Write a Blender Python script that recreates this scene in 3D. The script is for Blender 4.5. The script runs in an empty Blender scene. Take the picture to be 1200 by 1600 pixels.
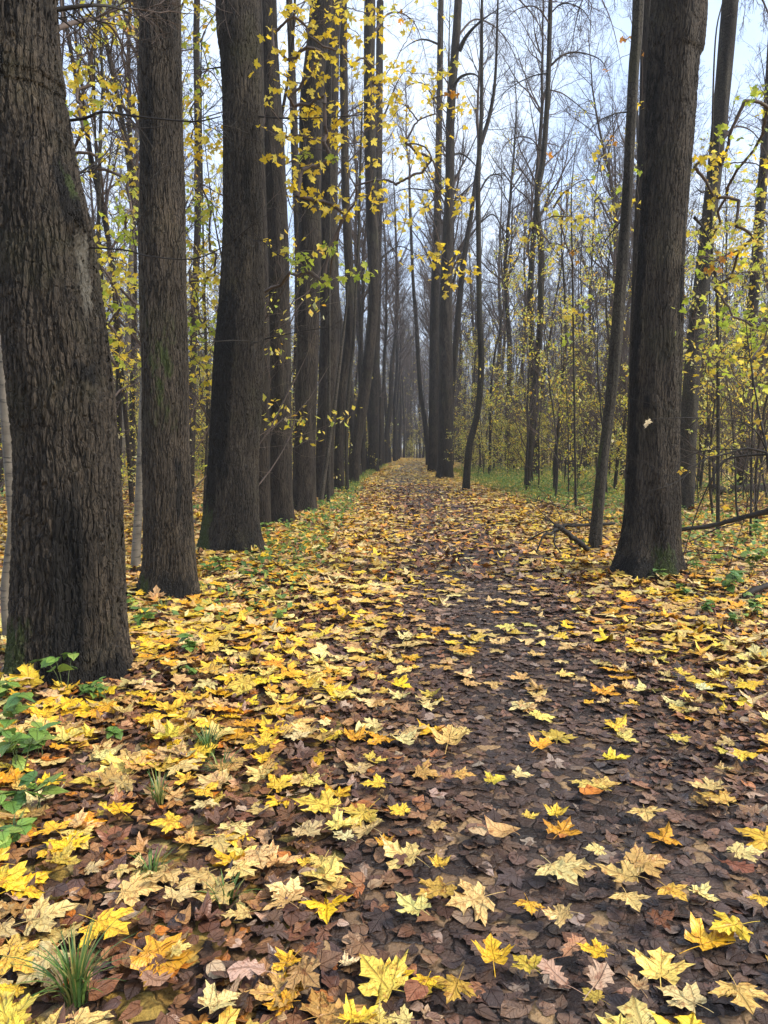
import bpy, math, random
import numpy as np
from mathutils import Vector, Matrix

SC = bpy.context.scene
R = math.radians
# ------------------------------------------------------------------ camera
PITCH = 5.0
CAMZ = 1.5
cam_d = bpy.data.cameras.new("camera")
cam = bpy.data.objects.new("camera", cam_d)
SC.collection.objects.link(cam)
cam.location = (0, 0, CAMZ)
cam.rotation_euler = (R(90 - PITCH), 0, 0)
cam_d.sensor_fit = 'VERTICAL'
cam_d.sensor_height = 36.0
cam_d.lens = 26.0
cam_d.clip_start = 0.05
cam_d.clip_end = 2000
SC.camera = cam
# ------------------------------------------------------------------ sky, sun, exposure
SUN_EL, SUN_AZ = 42.0, 100.0      # azimuth clockwise from +Y (view direction)
w = bpy.data.worlds.new("World"); SC.world = w; w.use_nodes = True
nt = w.node_tree; nt.nodes.clear()
sky = nt.nodes.new('ShaderNodeTexSky'); sky.sky_type = 'NISHITA'; sky.sun_disc = False
sky.sun_elevation = R(SUN_EL); sky.sun_rotation = R(SUN_AZ)
sky.air_density = 1.0; sky.dust_density = 2.5; sky.ozone_density = 1.0
veil = nt.nodes.new('ShaderNodeMix'); veil.data_type = 'RGBA'
veil.inputs[0].default_value = 0.62
veil.inputs[7].default_value = (5.8, 6.8, 8.5, 1)        # thin even cloud veil over the blue
nt.links.new(sky.outputs[0], veil.inputs[6])
tcw = nt.nodes.new('ShaderNodeTexCoord'); cn = nt.nodes.new('ShaderNodeTexNoise'); cn.inputs['Scale'].default_value = 3.2; cn.inputs['Detail'].default_value = 6; cn.inputs['Roughness'].default_value = .55
nt.links.new(tcw.outputs['Generated'], cn.inputs['Vector'])
cr = nt.nodes.new('ShaderNodeMix'); cr.data_type = 'RGBA'; cr.inputs[6].default_value = (4.7, 5.9, 8.2, 1); cr.inputs[7].default_value = (7.6, 8.3, 9.3, 1)
cmr = nt.nodes.new('ShaderNodeMapRange'); cmr.inputs[1].default_value = .38; cmr.inputs[2].default_value = .64
nt.links.new(cn.outputs['Fac'], cmr.inputs[0]); nt.links.new(cmr.outputs[0], cr.inputs[0]); nt.links.new(cr.outputs[2], veil.inputs[7])
bg = nt.nodes.new('ShaderNodeBackground'); bg.inputs[1].default_value = 0.112
nt.links.new(veil.outputs[2], bg.inputs[0])
wo = nt.nodes.new('ShaderNodeOutputWorld'); nt.links.new(bg.outputs[0], wo.inputs[0])
sd = bpy.data.lights.new("sun", 'SUN'); sd.energy = 2.3; sd.angle = R(14); sd.color = (1.0, 0.90, 0.76)
sun = bpy.data.objects.new("sun", sd); SC.collection.objects.link(sun)
sdir = Vector((math.sin(R(SUN_AZ)) * math.cos(R(SUN_EL)), math.cos(R(SUN_AZ)) * math.cos(R(SUN_EL)), math.sin(R(SUN_EL))))
sun.rotation_euler = sdir.to_track_quat('Z', 'Y').to_euler()
sun.location = (20, 0, 30)
SC.view_settings.view_transform = 'Standard'
SC.view_settings.look = 'None'
SC.view_settings.gamma = 1.0
SC.view_settings.use_curve_mapping = False
SC.view_settings.exposure = 1.05
SC.cycles.use_denoising = True
SC.cycles.max_bounces = 6
SC.cycles.diffuse_bounces = 4
SC.cycles.glossy_bounces = 2
SC.cycles.transmission_bounces = 4
SC.cycles.transparent_max_bounces = 4
SC.cycles.sample_clamp_indirect = 6.0

# ------------------------------------------------------------------ numeric helpers
rng = np.random.default_rng(11)
F = 26.0 / 36.0 * 1600.0
cp, sp = math.cos(R(PITCH)), math.sin(R(PITCH))

def ray(px, py):
    x = (px - 600.0) / F; y = -(py - 800.0) / F
    return np.array([x, cp + y * sp, -sp + y * cp])

def at_ground(px, py, z=0.0):
    r = ray(px, py); s = (z - CAMZ) / r[2]
    return np.array([r[0] * s, r[1] * s, z])

def at_depth(px, py, Y):
    r = ray(px, py); s = Y / r[1]
    return np.array([r[0] * s, Y, CAMZ + r[2] * s])

def zdepth(p):
    return p[1] * cp - (p[2] - CAMZ) * sp

def project(P):
    P = np.atleast_2d(P)
    d = P[:, 1] * cp - (P[:, 2] - CAMZ) * sp
    u = P[:, 1] * sp + (P[:, 2] - CAMZ) * cp
    d = np.maximum(d, 1e-3)
    return np.stack([600 + F * P[:, 0] / d, 800 - F * u / d, d], 1)

PATH_Y = np.array([-6, 0, 2, 5, 17, 34, 43, 66, 90, 120, 200.])
PATH_X = np.array([.55, .62, .72, .95, 1.15, 1.0, 1.45, 2.7, 4.2, 6.0, 11.])
_yy = np.linspace(-6, 200, 1500)
_xx = np.interp(_yy, PATH_Y, PATH_X)
_k = np.ones(41) / 41
_xx = np.convolve(np.pad(_xx, 20, mode='edge'), _k, 'valid')
def path_x(y):
    return np.interp(y, _yy, _xx)

TREE_AT = []    # (x, y, r) of every measured trunk: the soil heaps up round it, leaves keep off it
def gz(x, y):
    """height of the ground"""
    u = np.abs(x - path_x(y))
    z = 0.018 * np.sin(x * 1.3 + 0.7) * np.cos(y * 0.9) + 0.012 * np.sin(x * 2.9 + y * 2.1) + 0.008 * np.sin(x * 5.3 - y * 4.1)
    far = np.clip((u - 4) / 20, 0, 1)
    z = z + far * (0.18 * np.sin(x * 0.31 + 1.1) * np.sin(y * 0.23) + 0.1 * np.sin(x * .8 + y * .5))
    z = z - 0.035 * np.exp(-(u / 0.9) ** 2)
    for a, b_, r in TREE_AT:
        z = z + .055 * np.exp(-((x - a) ** 2 + (y - b_) ** 2) / (r + .22) ** 2)
    return z

# ------------------------------------------------------------------ mesh helpers
def mk_mesh(name, V, quads=None, tris=None, uv=None, attrs=None, smooth=False):
    V = np.asarray(V, dtype=np.float32).reshape(-1, 3)
    me = bpy.data.meshes.new(name)
    nq = 0 if quads is None else len(quads)
    ntr = 0 if tris is None else len(tris)
    idx = []
    if nq: idx.append(np.asarray(quads, dtype=np.int32).ravel())
    if ntr: idx.append(np.asarray(tris, dtype=np.int32).ravel())
    idx = np.concatenate(idx)
    me.vertices.add(len(V)); me.vertices.foreach_set('co', V.ravel())
    me.loops.add(len(idx)); me.loops.foreach_set('vertex_index', idx)
    me.polygons.add(nq + ntr)
    starts = np.concatenate([np.arange(nq) * 4, nq * 4 + np.arange(ntr) * 3]).astype(np.int32)
    me.polygons.foreach_set('loop_start', starts)
    if smooth:
        me.polygons.foreach_set('use_smooth', np.ones(nq + ntr, dtype=bool))
    if uv is not None:
        l = me.uv_layers.new(name='UVMap')
        l.data.foreach_set('uv', np.asarray(uv, dtype=np.float32)[idx].ravel())
    if attrs:
        for k, a in attrs.items():
            a = np.asarray(a, dtype=np.float32)
            if a.shape[1] == 3: a = np.concatenate([a, np.ones((len(a), 1), np.float32)], 1)
            at = me.attributes.new(k, 'FLOAT_COLOR', 'POINT')
            at.data.foreach_set('color', a.ravel())
    me.update(calc_edges=True)
    return me

def link(name, me, mat=None, parent=None, loc=None, rot=None, scale=None):
    o = bpy.data.objects.new(name, me)
    SC.collection.objects.link(o)
    if mat is not None and me is not None and not me.materials:
        me.materials.append(mat)
    if parent is not None: o.parent = parent
    if loc is not None: o.location = [float(v) for v in loc]
    if rot is not None: o.rotation_euler = [float(v) for v in rot]
    if scale is not None: o.scale = (scale,) * 3 if np.isscalar(scale) else scale
    return o

def tag(o, label=None, cat=None, group=None, kind=None):
    if label: o['label'] = label
    if cat: o['category'] = cat
    if group: o['group'] = group
    if kind: o['kind'] = kind
    return o

def thing(name, loc, label, cat, group=None, rz=0.0):
    return tag(link(name, None, loc=loc, rot=(0, 0, rz)), label, cat, group)

def tubes(P, Rr, sides, cap=False):
    """P (N,K,3) polylines, Rr (N,K) radii -> verts, quads"""
    N, K, _ = P.shape
    T = np.gradient(P, axis=1)
    T /= np.linalg.norm(T, axis=2, keepdims=True) + 1e-9
    mean = T.mean(1)
    ref = np.zeros((N, 3)); ref[np.arange(N), np.abs(mean).argmin(1)] = 1
    A = np.cross(T, ref[:, None, :]); A /= np.linalg.norm(A, axis=2, keepdims=True) + 1e-9
    B = np.cross(T, A)
    th = np.arange(sides) * 2 * math.pi / sides
    V = P[:, :, None, :] + Rr[:, :, None, None] * (A[:, :, None, :] * np.cos(th)[None, None, :, None] + B[:, :, None, :] * np.sin(th)[None, None, :, None])
    base = (np.arange(N) * K * sides)[:, None, None]
    k = np.arange(K - 1)[None, :, None] * sides
    s = np.arange(sides)[None, None, :]; s2 = (s + 1) % sides
    q = np.stack([base + k + s, base + k + s2, base + k + sides + s2, base + k + sides + s], -1).reshape(-1, 4)
    return V.reshape(-1, 3), q

class Acc:
    def __init__(self): self.V = []; self.Q = []; self.T = []; self.U = []; self.C = []; self.n = 0
    def add(self, V, quads=None, tris=None, uv=None, col=None):
        if quads is not None and len(quads): self.Q.append(np.asarray(quads) + self.n)
        if tris is not None and len(tris): self.T.append(np.asarray(tris) + self.n)
        self.V.append(V); self.n += len(V)
        if uv is not None: self.U.append(uv)
        if col is not None: self.C.append(col)
    def mesh(self, name, smooth=False):
        return mk_mesh(name, np.concatenate(self.V), np.concatenate(self.Q) if self.Q else None,
                       np.concatenate(self.T) if self.T else None,
                       np.concatenate(self.U) if self.U else None,
                       {'col': np.concatenate(self.C)} if self.C else None, smooth)

def smooth_poly(pts, n):
    """Catmull-Rom through pts -> n points"""
    pts = np.asarray(pts, float)
    if len(pts) < 3:
        t = np.linspace(0, 1, n)[:, None]
        return pts[0] * (1 - t) + pts[-1] * t
    P = np.vstack([2 * pts[0] - pts[1], pts, 2 * pts[-1] - pts[-2]])
    m = len(pts) - 1
    t = np.linspace(0, m - 1e-6, n); i = t.astype(int); f = (t - i)[:, None]
    a, b, c, d = P[i], P[i + 1], P[i + 2], P[i + 3]
    return 0.5 * ((2 * b) + (-a + c) * f + (2 * a - 5 * b + 4 * c - d) * f * f + (-a + 3 * b - 3 * c + d) * f ** 3)

# ------------------------------------------------------------------ materials
def new_mat(name):
    m = bpy.data.materials.new(name); m.use_nodes = True
    nt = m.node_tree; nt.nodes.clear()
    return m, nt

class NB:
    """tiny node builder"""
    def __init__(s, nt): s.nt = nt
    def n(s, t, **kw):
        nd = s.nt.nodes.new(t)
        for k, v in kw.items(): setattr(nd, k, v)
        return nd
    def l(s, a, b): s.nt.links.new(a, b)
    def val(s, sock, v):
        if isinstance(v, bpy.types.NodeSocket): s.l(v, sock)
        else: sock.default_value = v
    def math(s, op, a, b=None, c=None, clamp=False):
        nd = s.n('ShaderNodeMath', operation=op, use_clamp=clamp)
        s.val(nd.inputs[0], a)
        if b is not None: s.val(nd.inputs[1], b)
        if c is not None: s.val(nd.inputs[2], c)
        return nd.outputs[0]
    def vmath(s, op, a, b=None, scale=None):
        nd = s.n('ShaderNodeVectorMath', operation=op)
        s.val(nd.inputs[0], a)
        if b is not None: s.val(nd.inputs[1], b)
        if scale is not None: s.val(nd.inputs[3], scale)
        return nd.outputs[0]
    def noise(s, vec, scale, detail=3, rough=0.55):
        nd = s.n('ShaderNodeTexNoise'); s.val(nd.inputs['Vector'], vec)
        nd.inputs['Scale'].default_value = scale; nd.inputs['Detail'].default_value = detail; nd.inputs['Roughness'].default_value = rough
        return nd
    def voronoi(s, vec, scale, feature='F1', rnd=1.0):
        nd = s.n('ShaderNodeTexVoronoi', feature=feature); s.val(nd.inputs['Vector'], vec)
        nd.inputs['Scale'].default_value = scale; nd.inputs['Randomness'].default_value = rnd
        return nd
    def rng(s, v, a, b, c=0.0, d=1.0, interp='SMOOTHSTEP'):
        nd = s.n('ShaderNodeMapRange', interpolation_type=interp)
        s.val(nd.inputs[0], v); nd.inputs[1].default_value = a; nd.inputs[2].default_value = b
        nd.inputs[3].default_value = c; nd.inputs[4].default_value = d
        return nd.outputs[0]
    def mix(s, f, a, b, blend='MIX'):
        nd = s.n('ShaderNodeMix', data_type='RGBA', blend_type=blend)
        s.val(nd.inputs[0], f)
        for i, v in ((6, a), (7, b)):
            if isinstance(v, tuple) and len(v) == 3: v = (*v, 1)
            s.val(nd.inputs[i], v)
        return nd.outputs[2]
    def ramp(s, f, stops):
        nd = s.n('ShaderNodeValToRGB'); s.val(nd.inputs[0], f)
        e = nd.color_ramp.elements
        while len(e) < len(stops): e.new(0.5)
        for i, (p, c) in enumerate(stops): e[i].position = p; e[i].color = (*c, 1)
        return nd.outputs[0]

def bark_material(name, scale=30.0, depth=0.014, stretch=0.16, c_lo=(.026, .021, .015), c_hi=(.092, .073, .054), plates=0.0, true_disp=False):
    m, nt = new_mat(name); b = NB(nt)
    tc = b.n('ShaderNodeTexCoord').outputs['Object']
    c1 = b.vmath('MULTIPLY', tc, (1, 1, stretch))
    wn = b.noise(tc, 2.2, 3)
    wv = b.vmath('MULTIPLY', b.vmath('SUBTRACT', wn.outputs['Color'], (.5, .5, .5)), (.13, .13, .02))
    wn2 = b.noise(b.vmath('MULTIPLY', tc, (1, 1, .30)), 14, 3)
    wv2 = b.vmath('MULTIPLY', b.vmath('SUBTRACT', wn2.outputs['Color'], (.5, .5, .5)), (.034, .034, .006))
    cw = b.vmath('ADD', b.vmath('ADD', c1, wv), wv2)
    v1 = b.voronoi(cw, scale, 'DISTANCE_TO_EDGE').outputs['Distance']
    ridge = b.rng(v1, 0.0, 0.17)
    v2 = b.voronoi(b.vmath('ADD', b.vmath('MULTIPLY', tc, (1, 1, .42)), wv2), scale * 0.72, 'DISTANCE_TO_EDGE').outputs['Distance']
    crack = b.rng(v2, 0.0, 0.09)
    crack = b.math('ADD', b.math('MULTIPLY', crack, plates), 1 - plates)
    v3 = b.voronoi(b.vmath('ADD', b.vmath('MULTIPLY', tc, (1, 1, .12)), wv2), scale * 2.3, 'DISTANCE_TO_EDGE').outputs['Distance']
    fine_r = b.rng(v3, 0.0, 0.22)
    fn = b.noise(b.vmath('MULTIPLY', tc, (1, 1, .5)), 130, 5, 0.65).outputs['Fac']
    h = b.math('MULTIPLY', ridge, crack)
    big = b.noise(b.vmath('MULTIPLY', tc, (1, 1, .3)), 7, 3).outputs['Fac']
    h2 = b.math('ADD', b.math('MULTIPLY', h, 0.62), b.math('ADD', b.math('MULTIPLY', fine_r, 0.26), b.math('MULTIPLY', fn, 0.34)))
    h3 = b.math('ADD', h2, b.math('MULTIPLY', big, 0.5))
    cn = b.noise(b.vmath('MULTIPLY', tc, (1, 1, .35)), 4.5, 5, .6).outputs['Fac']
    cn2 = b.math('ADD', b.math('MULTIPLY', cn, 0.65), b.math('MULTIPLY', fn, 0.35))
    col = b.ramp(cn2, [(0.3, c_lo), (0.52, tuple((x + y) / 2 for x, y in zip(c_lo, c_hi))), (0.72, c_hi)])
    col = b.mix(b.math('MULTIPLY', b.math('SUBTRACT', 1, b.math('MULTIPLY', h, b.math('ADD', b.math('MULTIPLY', fine_r, .4), .6))), 0.85), col, tuple(x * 0.16 for x in c_lo))
    # greenish algae film in broad patches
    al = b.rng(b.noise(tc, 1.3, 4, .6).outputs['Fac'], .5, .72, 0, .5)
    col = b.mix(al, col, (.040, .040, .020))
    dmp = b.rng(b.noise(b.vmath('MULTIPLY', tc, (1, 1, .28)), 1.9, 5, .62).outputs['Fac'], .50, .62, 0, .72)
    col = b.mix(dmp, col, b.mix(1.0, col, (.26, .26, .27), 'MULTIPLY'))
    lt = b.rng(b.noise(b.vmath('ADD', b.vmath('MULTIPLY', tc, (1, 1, .3)), (7, 3, 1)), 2.6, 5, .6).outputs['Fac'], .54, .66, 0, .6)
    col = b.mix(lt, col, b.mix(1.0, col, (1.7, 1.65, 1.5), 'MULTIPLY'))
    at = b.n('ShaderNodeAttribute', attribute_name='mark'); sep = b.n('ShaderNodeSeparateColor'); b.l(at.outputs['Color'], sep.inputs[0])
    edge = b.noise(b.vmath('MULTIPLY', tc, (1, 1, .35)), 14, 5, .65).outputs['Fac']
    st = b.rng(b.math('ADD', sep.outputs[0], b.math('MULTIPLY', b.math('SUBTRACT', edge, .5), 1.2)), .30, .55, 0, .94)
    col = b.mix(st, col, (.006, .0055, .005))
    pl = b.rng(b.math('ADD', sep.outputs[2], b.math('MULTIPLY', b.math('SUBTRACT', edge, .5), 0.8)), .35, .7, 0, .7)
    col = b.mix(pl, col, (.15, .14, .115))
    mo = b.rng(b.math('ADD', sep.outputs[1], b.math('MULTIPLY', b.math('SUBTRACT', edge, .5), 1.3)), .42, .7, 0, .85)
    col = b.mix(mo, col, (.035, .05, .012))
    p = b.n('ShaderNodeBsdfPrincipled'); b.l(col, p.inputs['Base Color'])
    p.inputs['Roughness'].default_value = 0.82; p.inputs['Specular IOR Level'].default_value = 0.28
    out = b.n('ShaderNodeOutputMaterial'); b.l(p.outputs[0], out.inputs[0])
    if true_disp:
        d = b.n('ShaderNodeDisplacement'); b.l(h3, d.inputs['Height']); d.inputs['Midlevel'].default_value = 1.25; d.inputs['Scale'].default_value = depth
        b.l(d.outputs[0], out.inputs['Displacement'])
        try: m.displacement_method = 'BOTH'
        except Exception: m.cycles.displacement_method = 'BOTH'
    else:
        bp = b.n('ShaderNodeBump'); bp.inputs['Strength'].default_value = 1.0; bp.inputs['Distance'].default_value = depth
        b.l(h3, bp.inputs['Height']); b.l(bp.outputs[0], p.inputs['Normal'])
    return m

def twig_material(name, c1, c2, rough=.75):
    m, nt = new_mat(name); b = NB(nt)
    tc = b.n('ShaderNodeTexCoord').outputs['Object']
    f = b.noise(tc, 3.0, 4).outputs['Fac']
    col = b.ramp(f, [(.35, c1), (.65, c2)])
    p = b.n('ShaderNodeBsdfPrincipled'); b.l(col, p.inputs['Base Color']); p.inputs['Roughness'].default_value = rough
    p.inputs['Specular IOR Level'].default_value = .3
    out = b.n('ShaderNodeOutputMaterial'); b.l(p.outputs[0], out.inputs[0])
    return m

def birch_material(name):
    m, nt = new_mat(name); b = NB(nt)
    tc = b.n('ShaderNodeTexCoord').outputs['Object']
    s = b.noise(b.vmath('MULTIPLY', tc, (4, 4, 26)), 1.6, 4, .7).outputs['Fac']
    f = b.rng(s, .54, .64)
    big = b.rng(b.noise(b.vmath('MULTIPLY', tc, (2, 2, 5)), 1.3, 3, .6).outputs['Fac'], .6, .7)
    f = b.math('MAXIMUM', f, big)
    base = b.ramp(b.noise(tc, 9, 4).outputs['Fac'], [(.3, (.085, .074, .058)), (.7, (.17, .152, .122))])
    col = b.mix(f, base, (.03, .027, .024))
    p = b.n('ShaderNodeBsdfPrincipled'); b.l(col, p.inputs['Base Color']); p.inputs['Roughness'].default_value = .65
    bp = b.n('ShaderNodeBump'); bp.inputs['Distance'].default_value = .004; b.l(s, bp.inputs['Height']); b.l(bp.outputs[0], p.inputs['Normal'])
    out = b.n('ShaderNodeOutputMaterial'); b.l(p.outputs[0], out.inputs[0])
    return m

def leaf_material(name, rough=.45, trans=0.0, spots=0.5, veins=True):
    m, nt = new_mat(name); b = NB(nt)
    at = b.n('ShaderNodeAttribute', attribute_name='col')
    oi = b.n('ShaderNodeObjectInfo')
    col = b.mix(1.0, at.outputs['Color'], oi.outputs['Color'], 'MULTIPLY')
    geo = b.n('ShaderNodeNewGeometry').outputs['Position']
    n1 = b.noise(geo, 38, 4, .6).outputs['Fac']
    n2 = b.noise(geo, 140, 3, .6).outputs['Fac']
    col = b.mix(b.rng(n1, .35, .7, 0, .35), col, b.mix(1.0, col, (1.25, 1.12, .9), 'MULTIPLY'))
    col = b.mix(b.rng(n1, .52, .68, 0, spots), col, b.mix(1.0, col, (.50, .34, .30), 'MULTIPLY'))
    col = b.mix(b.rng(n2, .57, .68, 0, spots * .9), col, b.mix(1.0, col, (.38, .27, .25), 'MULTIPLY'))
    height = n1
    if veins:
        uv = b.n('ShaderNodeTexCoord').outputs['UV']
        sx = b.n('ShaderNodeSeparateXYZ'); b.l(uv, sx.inputs[0])
        ang = b.math('ARCTAN2', sx.outputs[0], sx.outputs[1])
        r = b.math('SQRT', b.math('ADD', b.math('MULTIPLY', sx.outputs[0], sx.outputs[0]), b.math('MULTIPLY', sx.outputs[1], sx.outputs[1])))
        wrapd = b.math('PINGPONG', ang, R(26.5))
        d = b.math('MULTIPLY', wrapd, r)
        vein = b.rng(d, .008, .034, 1, 0)
        sec = b.math('PINGPONG', b.math('SUBTRACT', b.math('MULTIPLY', r, 5.0), b.math('MULTIPLY', wrapd, 5.5)), .5)
        vein2 = b.math('MULTIPLY', b.rng(sec, .0, .10, 1, 0), .5)
        vv = b.math('MAXIMUM', vein, vein2)
        col = b.mix(b.math('MULTIPLY', vv, .6), col, b.mix(1.0, col, (.55, .45, .38), 'MULTIPLY'))
        height = b.math('SUBTRACT', b.math('MULTIPLY', n1, .6), b.math('MULTIPLY', vv, .5))
    p = b.n('ShaderNodeBsdfPrincipled'); b.l(col, p.inputs['Base Color'])
    p.inputs['Roughness'].default_value = rough; p.inputs['Specular IOR Level'].default_value = .4
    bp = b.n('ShaderNodeBump'); bp.inputs['Distance'].default_value = .007; bp.inputs['Strength'].default_value = 1.0
    b.l(height, bp.inputs['Height']); b.l(bp.outputs[0], p.inputs['Normal'])
    sh = p.outputs[0]
    if trans > 0:
        t = b.n('ShaderNodeBsdfTranslucent'); b.l(col, t.inputs[0])
        mx = b.n('ShaderNodeMixShader'); mx.inputs[0].default_value = trans
        b.l(sh, mx.inputs[1]); b.l(t.outputs[0], mx.inputs[2]); sh = mx.outputs[0]
    out = b.n('ShaderNodeOutputMaterial'); b.l(sh, out.inputs[0])
    return m

def ground_material(name, wet):
    """forest floor: matted old leaves; on the path darker, trodden and damp"""
    m, nt = new_mat(name); b = NB(nt)
    geo = b.n('ShaderNodeNewGeometry').outputs['Position']
    wn = b.noise(geo, 9, 3)
    wv = b.vmath('SCALE', b.vmath('SUBTRACT', wn.outputs['Color'], (.5, .5, .5)), scale=.09)
    c = b.vmath('ADD', geo, wv)
    v = b.voronoi(c, 13, 'F1'); e = b.voronoi(c, 13, 'DISTANCE_TO_EDGE').outputs['Distance']
    sepc = b.n('ShaderNodeSeparateColor'); b.l(v.outputs['Color'], sepc.inputs[0])
    r = sepc.outputs[0]
    zone = b.noise(geo, .35, 4, .6).outputs['Fac']
    sel = b.math('ADD', r, b.math('MULTIPLY', b.math('SUBTRACT', zone, .5), .7))
    if wet:
        col = b.ramp(sel, [(.0, (.022, .015, .012)), (.4, (.05, .030, .021)), (.72, (.085, .052, .037)), (.86, (.17, .105, .06)), (.96, (.36, .23, .11))])
    else:
        col = b.ramp(sel, [(.0, (.05, .03, .02)), (.25, (.10, .055, .033)), (.42, (.22, .12, .045)), (.58, (.42, .26, .05)), (.80, (.50, .37, .10)), (.95, (.40, .30, .15))])
    ed = b.rng(e, 0, .12, .3, 1)
    col = b.mix(1.0, col, b.ramp(ed, [(0, (.25, .22, .2)), (1, (1, 1, 1))]), 'MULTIPLY')
    fn = b.noise(geo, 60, 5, .65).outputs['Fac']
    col = b.mix(b.rng(fn, .4, .7, 0, .5), col, b.mix(1.0, col, (.5, .45, .42), 'MULTIPLY'))
    p = b.n('ShaderNodeBsdfPrincipled'); b.l(col, p.inputs['Base Color'])
    p.inputs['Roughness'].default_value = .38 if wet else .8
    p.inputs['Specular IOR Level'].default_value = .35
    h = b.math('ADD', b.math('MULTIPLY', sepc.outputs[1], .5), b.math('ADD', b.math('MULTIPLY', fn, .6), b.math('MULTIPLY', ed, .4)))
    bp = b.n('ShaderNodeBump'); bp.inputs['Distance'].default_value = .02 if wet else .03; b.l(h, bp.inputs['Height']); b.l(bp.outputs[0], p.inputs['Normal'])
    out = b.n('ShaderNodeOutputMaterial'); b.l(p.outputs[0], out.inputs[0])
    return m

M_BIG = bark_material("bark_old_plated", 31, .026, .07, plates=.5, true_disp=True)
M_HERO = bark_material("bark_ridged", 40, .018, .06, true_disp=True)
M_HERO2 = bark_material("bark_interlaced", 31, .022, .085, c_lo=(.022, .018, .014), c_hi=(.08, .066, .05), plates=.3, true_disp=True)
M_BARK = bark_material("bark_dark", 30, .016, .06, c_lo=(.024, .019, .015), c_hi=(.072, .058, .045))
M_THIN = bark_material("bark_young", 34, .006, .35, c_lo=(.030, .026, .020), c_hi=(.085, .075, .058))
M_BIRCH = birch_material("bark_birch")
M_BIRCHD = bark_material("bark_smooth_grey", 40, .004, .5, c_lo=(.06, .052, .042), c_hi=(.14, .125, .10))
M_TWIG = twig_material("twig_bark", (.05, .037, .031), (.115, .086, .072))
M_TWIGD = twig_material("twig_dark", (.012, .010, .009), (.032, .027, .022))
M_LITTER = leaf_material("fallen_leaf", .40, 0.0, .85)
M_BROWN = leaf_material("old_brown_leaf", .36, 0.0, .6, veins=True)
M_HANG = leaf_material("hanging_leaf", .5, .58, .08)
M_FAR = leaf_material("understory_leaf", .55, .45, .1, veins=False)
M_GREEN = leaf_material("green_leaf", .4, .25, .1)
M_GROUND = ground_material("forest_floor", False)
M_PATH = ground_material("trodden_path", True)

# ------------------------------------------------------------------ leaf templates
_half = [(0, 0), (.07, -.09), (.20, -.10), (.34, -.20), (.41, -.13), (.52, -.06), (.41, .06), (.46, .12),
         (.60, .14), (.66, .24), (.86, .38), (.66, .42), (.64, .56), (.50, .49), (.36, .46), (.24, .47),
         (.27, .62), (.38, .76), (.25, .78), (.20, .90), (.10, .96)]
MAPLE_HI = _half + [(0, 1.18)] + [(-x, y) for x, y in _half[:0:-1]]
_hl = [(0, 0), (.20, -.12), (.50, -.08), (.42, .08), (.62, .18), (.84, .38), (.60, .50), (.25, .47), (.36, .74), (.2, .84)]
MAPLE_LO = _hl + [(0, 1.15)] + [(-x, y) for x, y in _hl[:0:-1]]
MAPLE_FAR = [(0, -.05), (.46, .05), (.78, .38), (.27, .5), (0, 1.1), (-.27, .5), (-.78, .38), (-.46, .05)]
_ho = [(0, 0), (.10, .10), (.22, .14), (.14, .28), (.32, .36), (.20, .48), (.40, .60), (.24, .72), (.34, .86), (.16, .92)]
OAK = _ho + [(0, 1.04)] + [(-x, y) for x, y in _ho[:0:-1]]
LINDEN = [(0, .02), (.22, -.06), (.42, .10), (.48, .34), (.38, .60), (.18, .82), (0, 1.05), (-.18, .82), (-.38, .60), (-.48, .34), (-.42, .10), (-.22, -.06)]
OVAL = [(0, 0), (.2, .22), (.26, .5), (.14, .8), (0, 1.0), (-.14, .8), (-.26, .5), (-.2, .22)]

def template(outline, ring=False, centre=(0, .3)):
    """-> pts (M,2), tris; centre fan, optionally with a mid ring"""
    o = np.array(outline, float); n = len(o); c = np.array([centre], float)
    if not ring:
        pts = np.vstack([c, o]); i = np.arange(n)
        tr = np.stack([np.zeros(n, int), 1 + i, 1 + (i + 1) % n], 1)
        return pts, tr
    mid = c + (o - c) * .55
    pts = np.vstack([c, mid, o]); i = np.arange(n); j = (i + 1) % n
    t1 = np.stack([np.zeros(n, int), 1 + i, 1 + j], 1)
    t2 = np.stack([1 + i, 1 + n + i, 1 + n + j], 1); t3 = np.stack([1 + i, 1 + n + j, 1 + j], 1)
    return pts, np.vstack([t1, t2, t3])

T_MH = template(MAPLE_HI, True); T_ML = template(MAPLE_LO); T_MF = template(MAPLE_FAR)
T_OAK = template(OAK, centre=(0, .5)); T_LIN = template(LINDEN, centre=(0, .45)); T_LINR = template(LINDEN, True, (0, .45)); T_OV = template(OVAL, centre=(0, .5))

def rot_mats(yaw, pitch, roll):
    cy, sy = np.cos(yaw), np.sin(yaw); c1, s1 = np.cos(pitch), np.sin(pitch); c2, s2 = np.cos(roll), np.sin(roll)
    z = np.zeros_like(cy); o = np.ones_like(cy)
    Rz = np.stack([np.stack([cy, -sy, z], -1), np.stack([sy, cy, z], -1), np.stack([z, z, o], -1)], -2)
    Rx = np.stack([np.stack([o, z, z], -1), np.stack([z, c1, -s1], -1), np.stack([z, s1, c1], -1)], -2)
    Ry = np.stack([np.stack([c2, z, s2], -1), np.stack([z, o, z], -1), np.stack([-s2, z, c2], -1)], -2)
    return Rz @ Rx @ Ry

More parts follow.
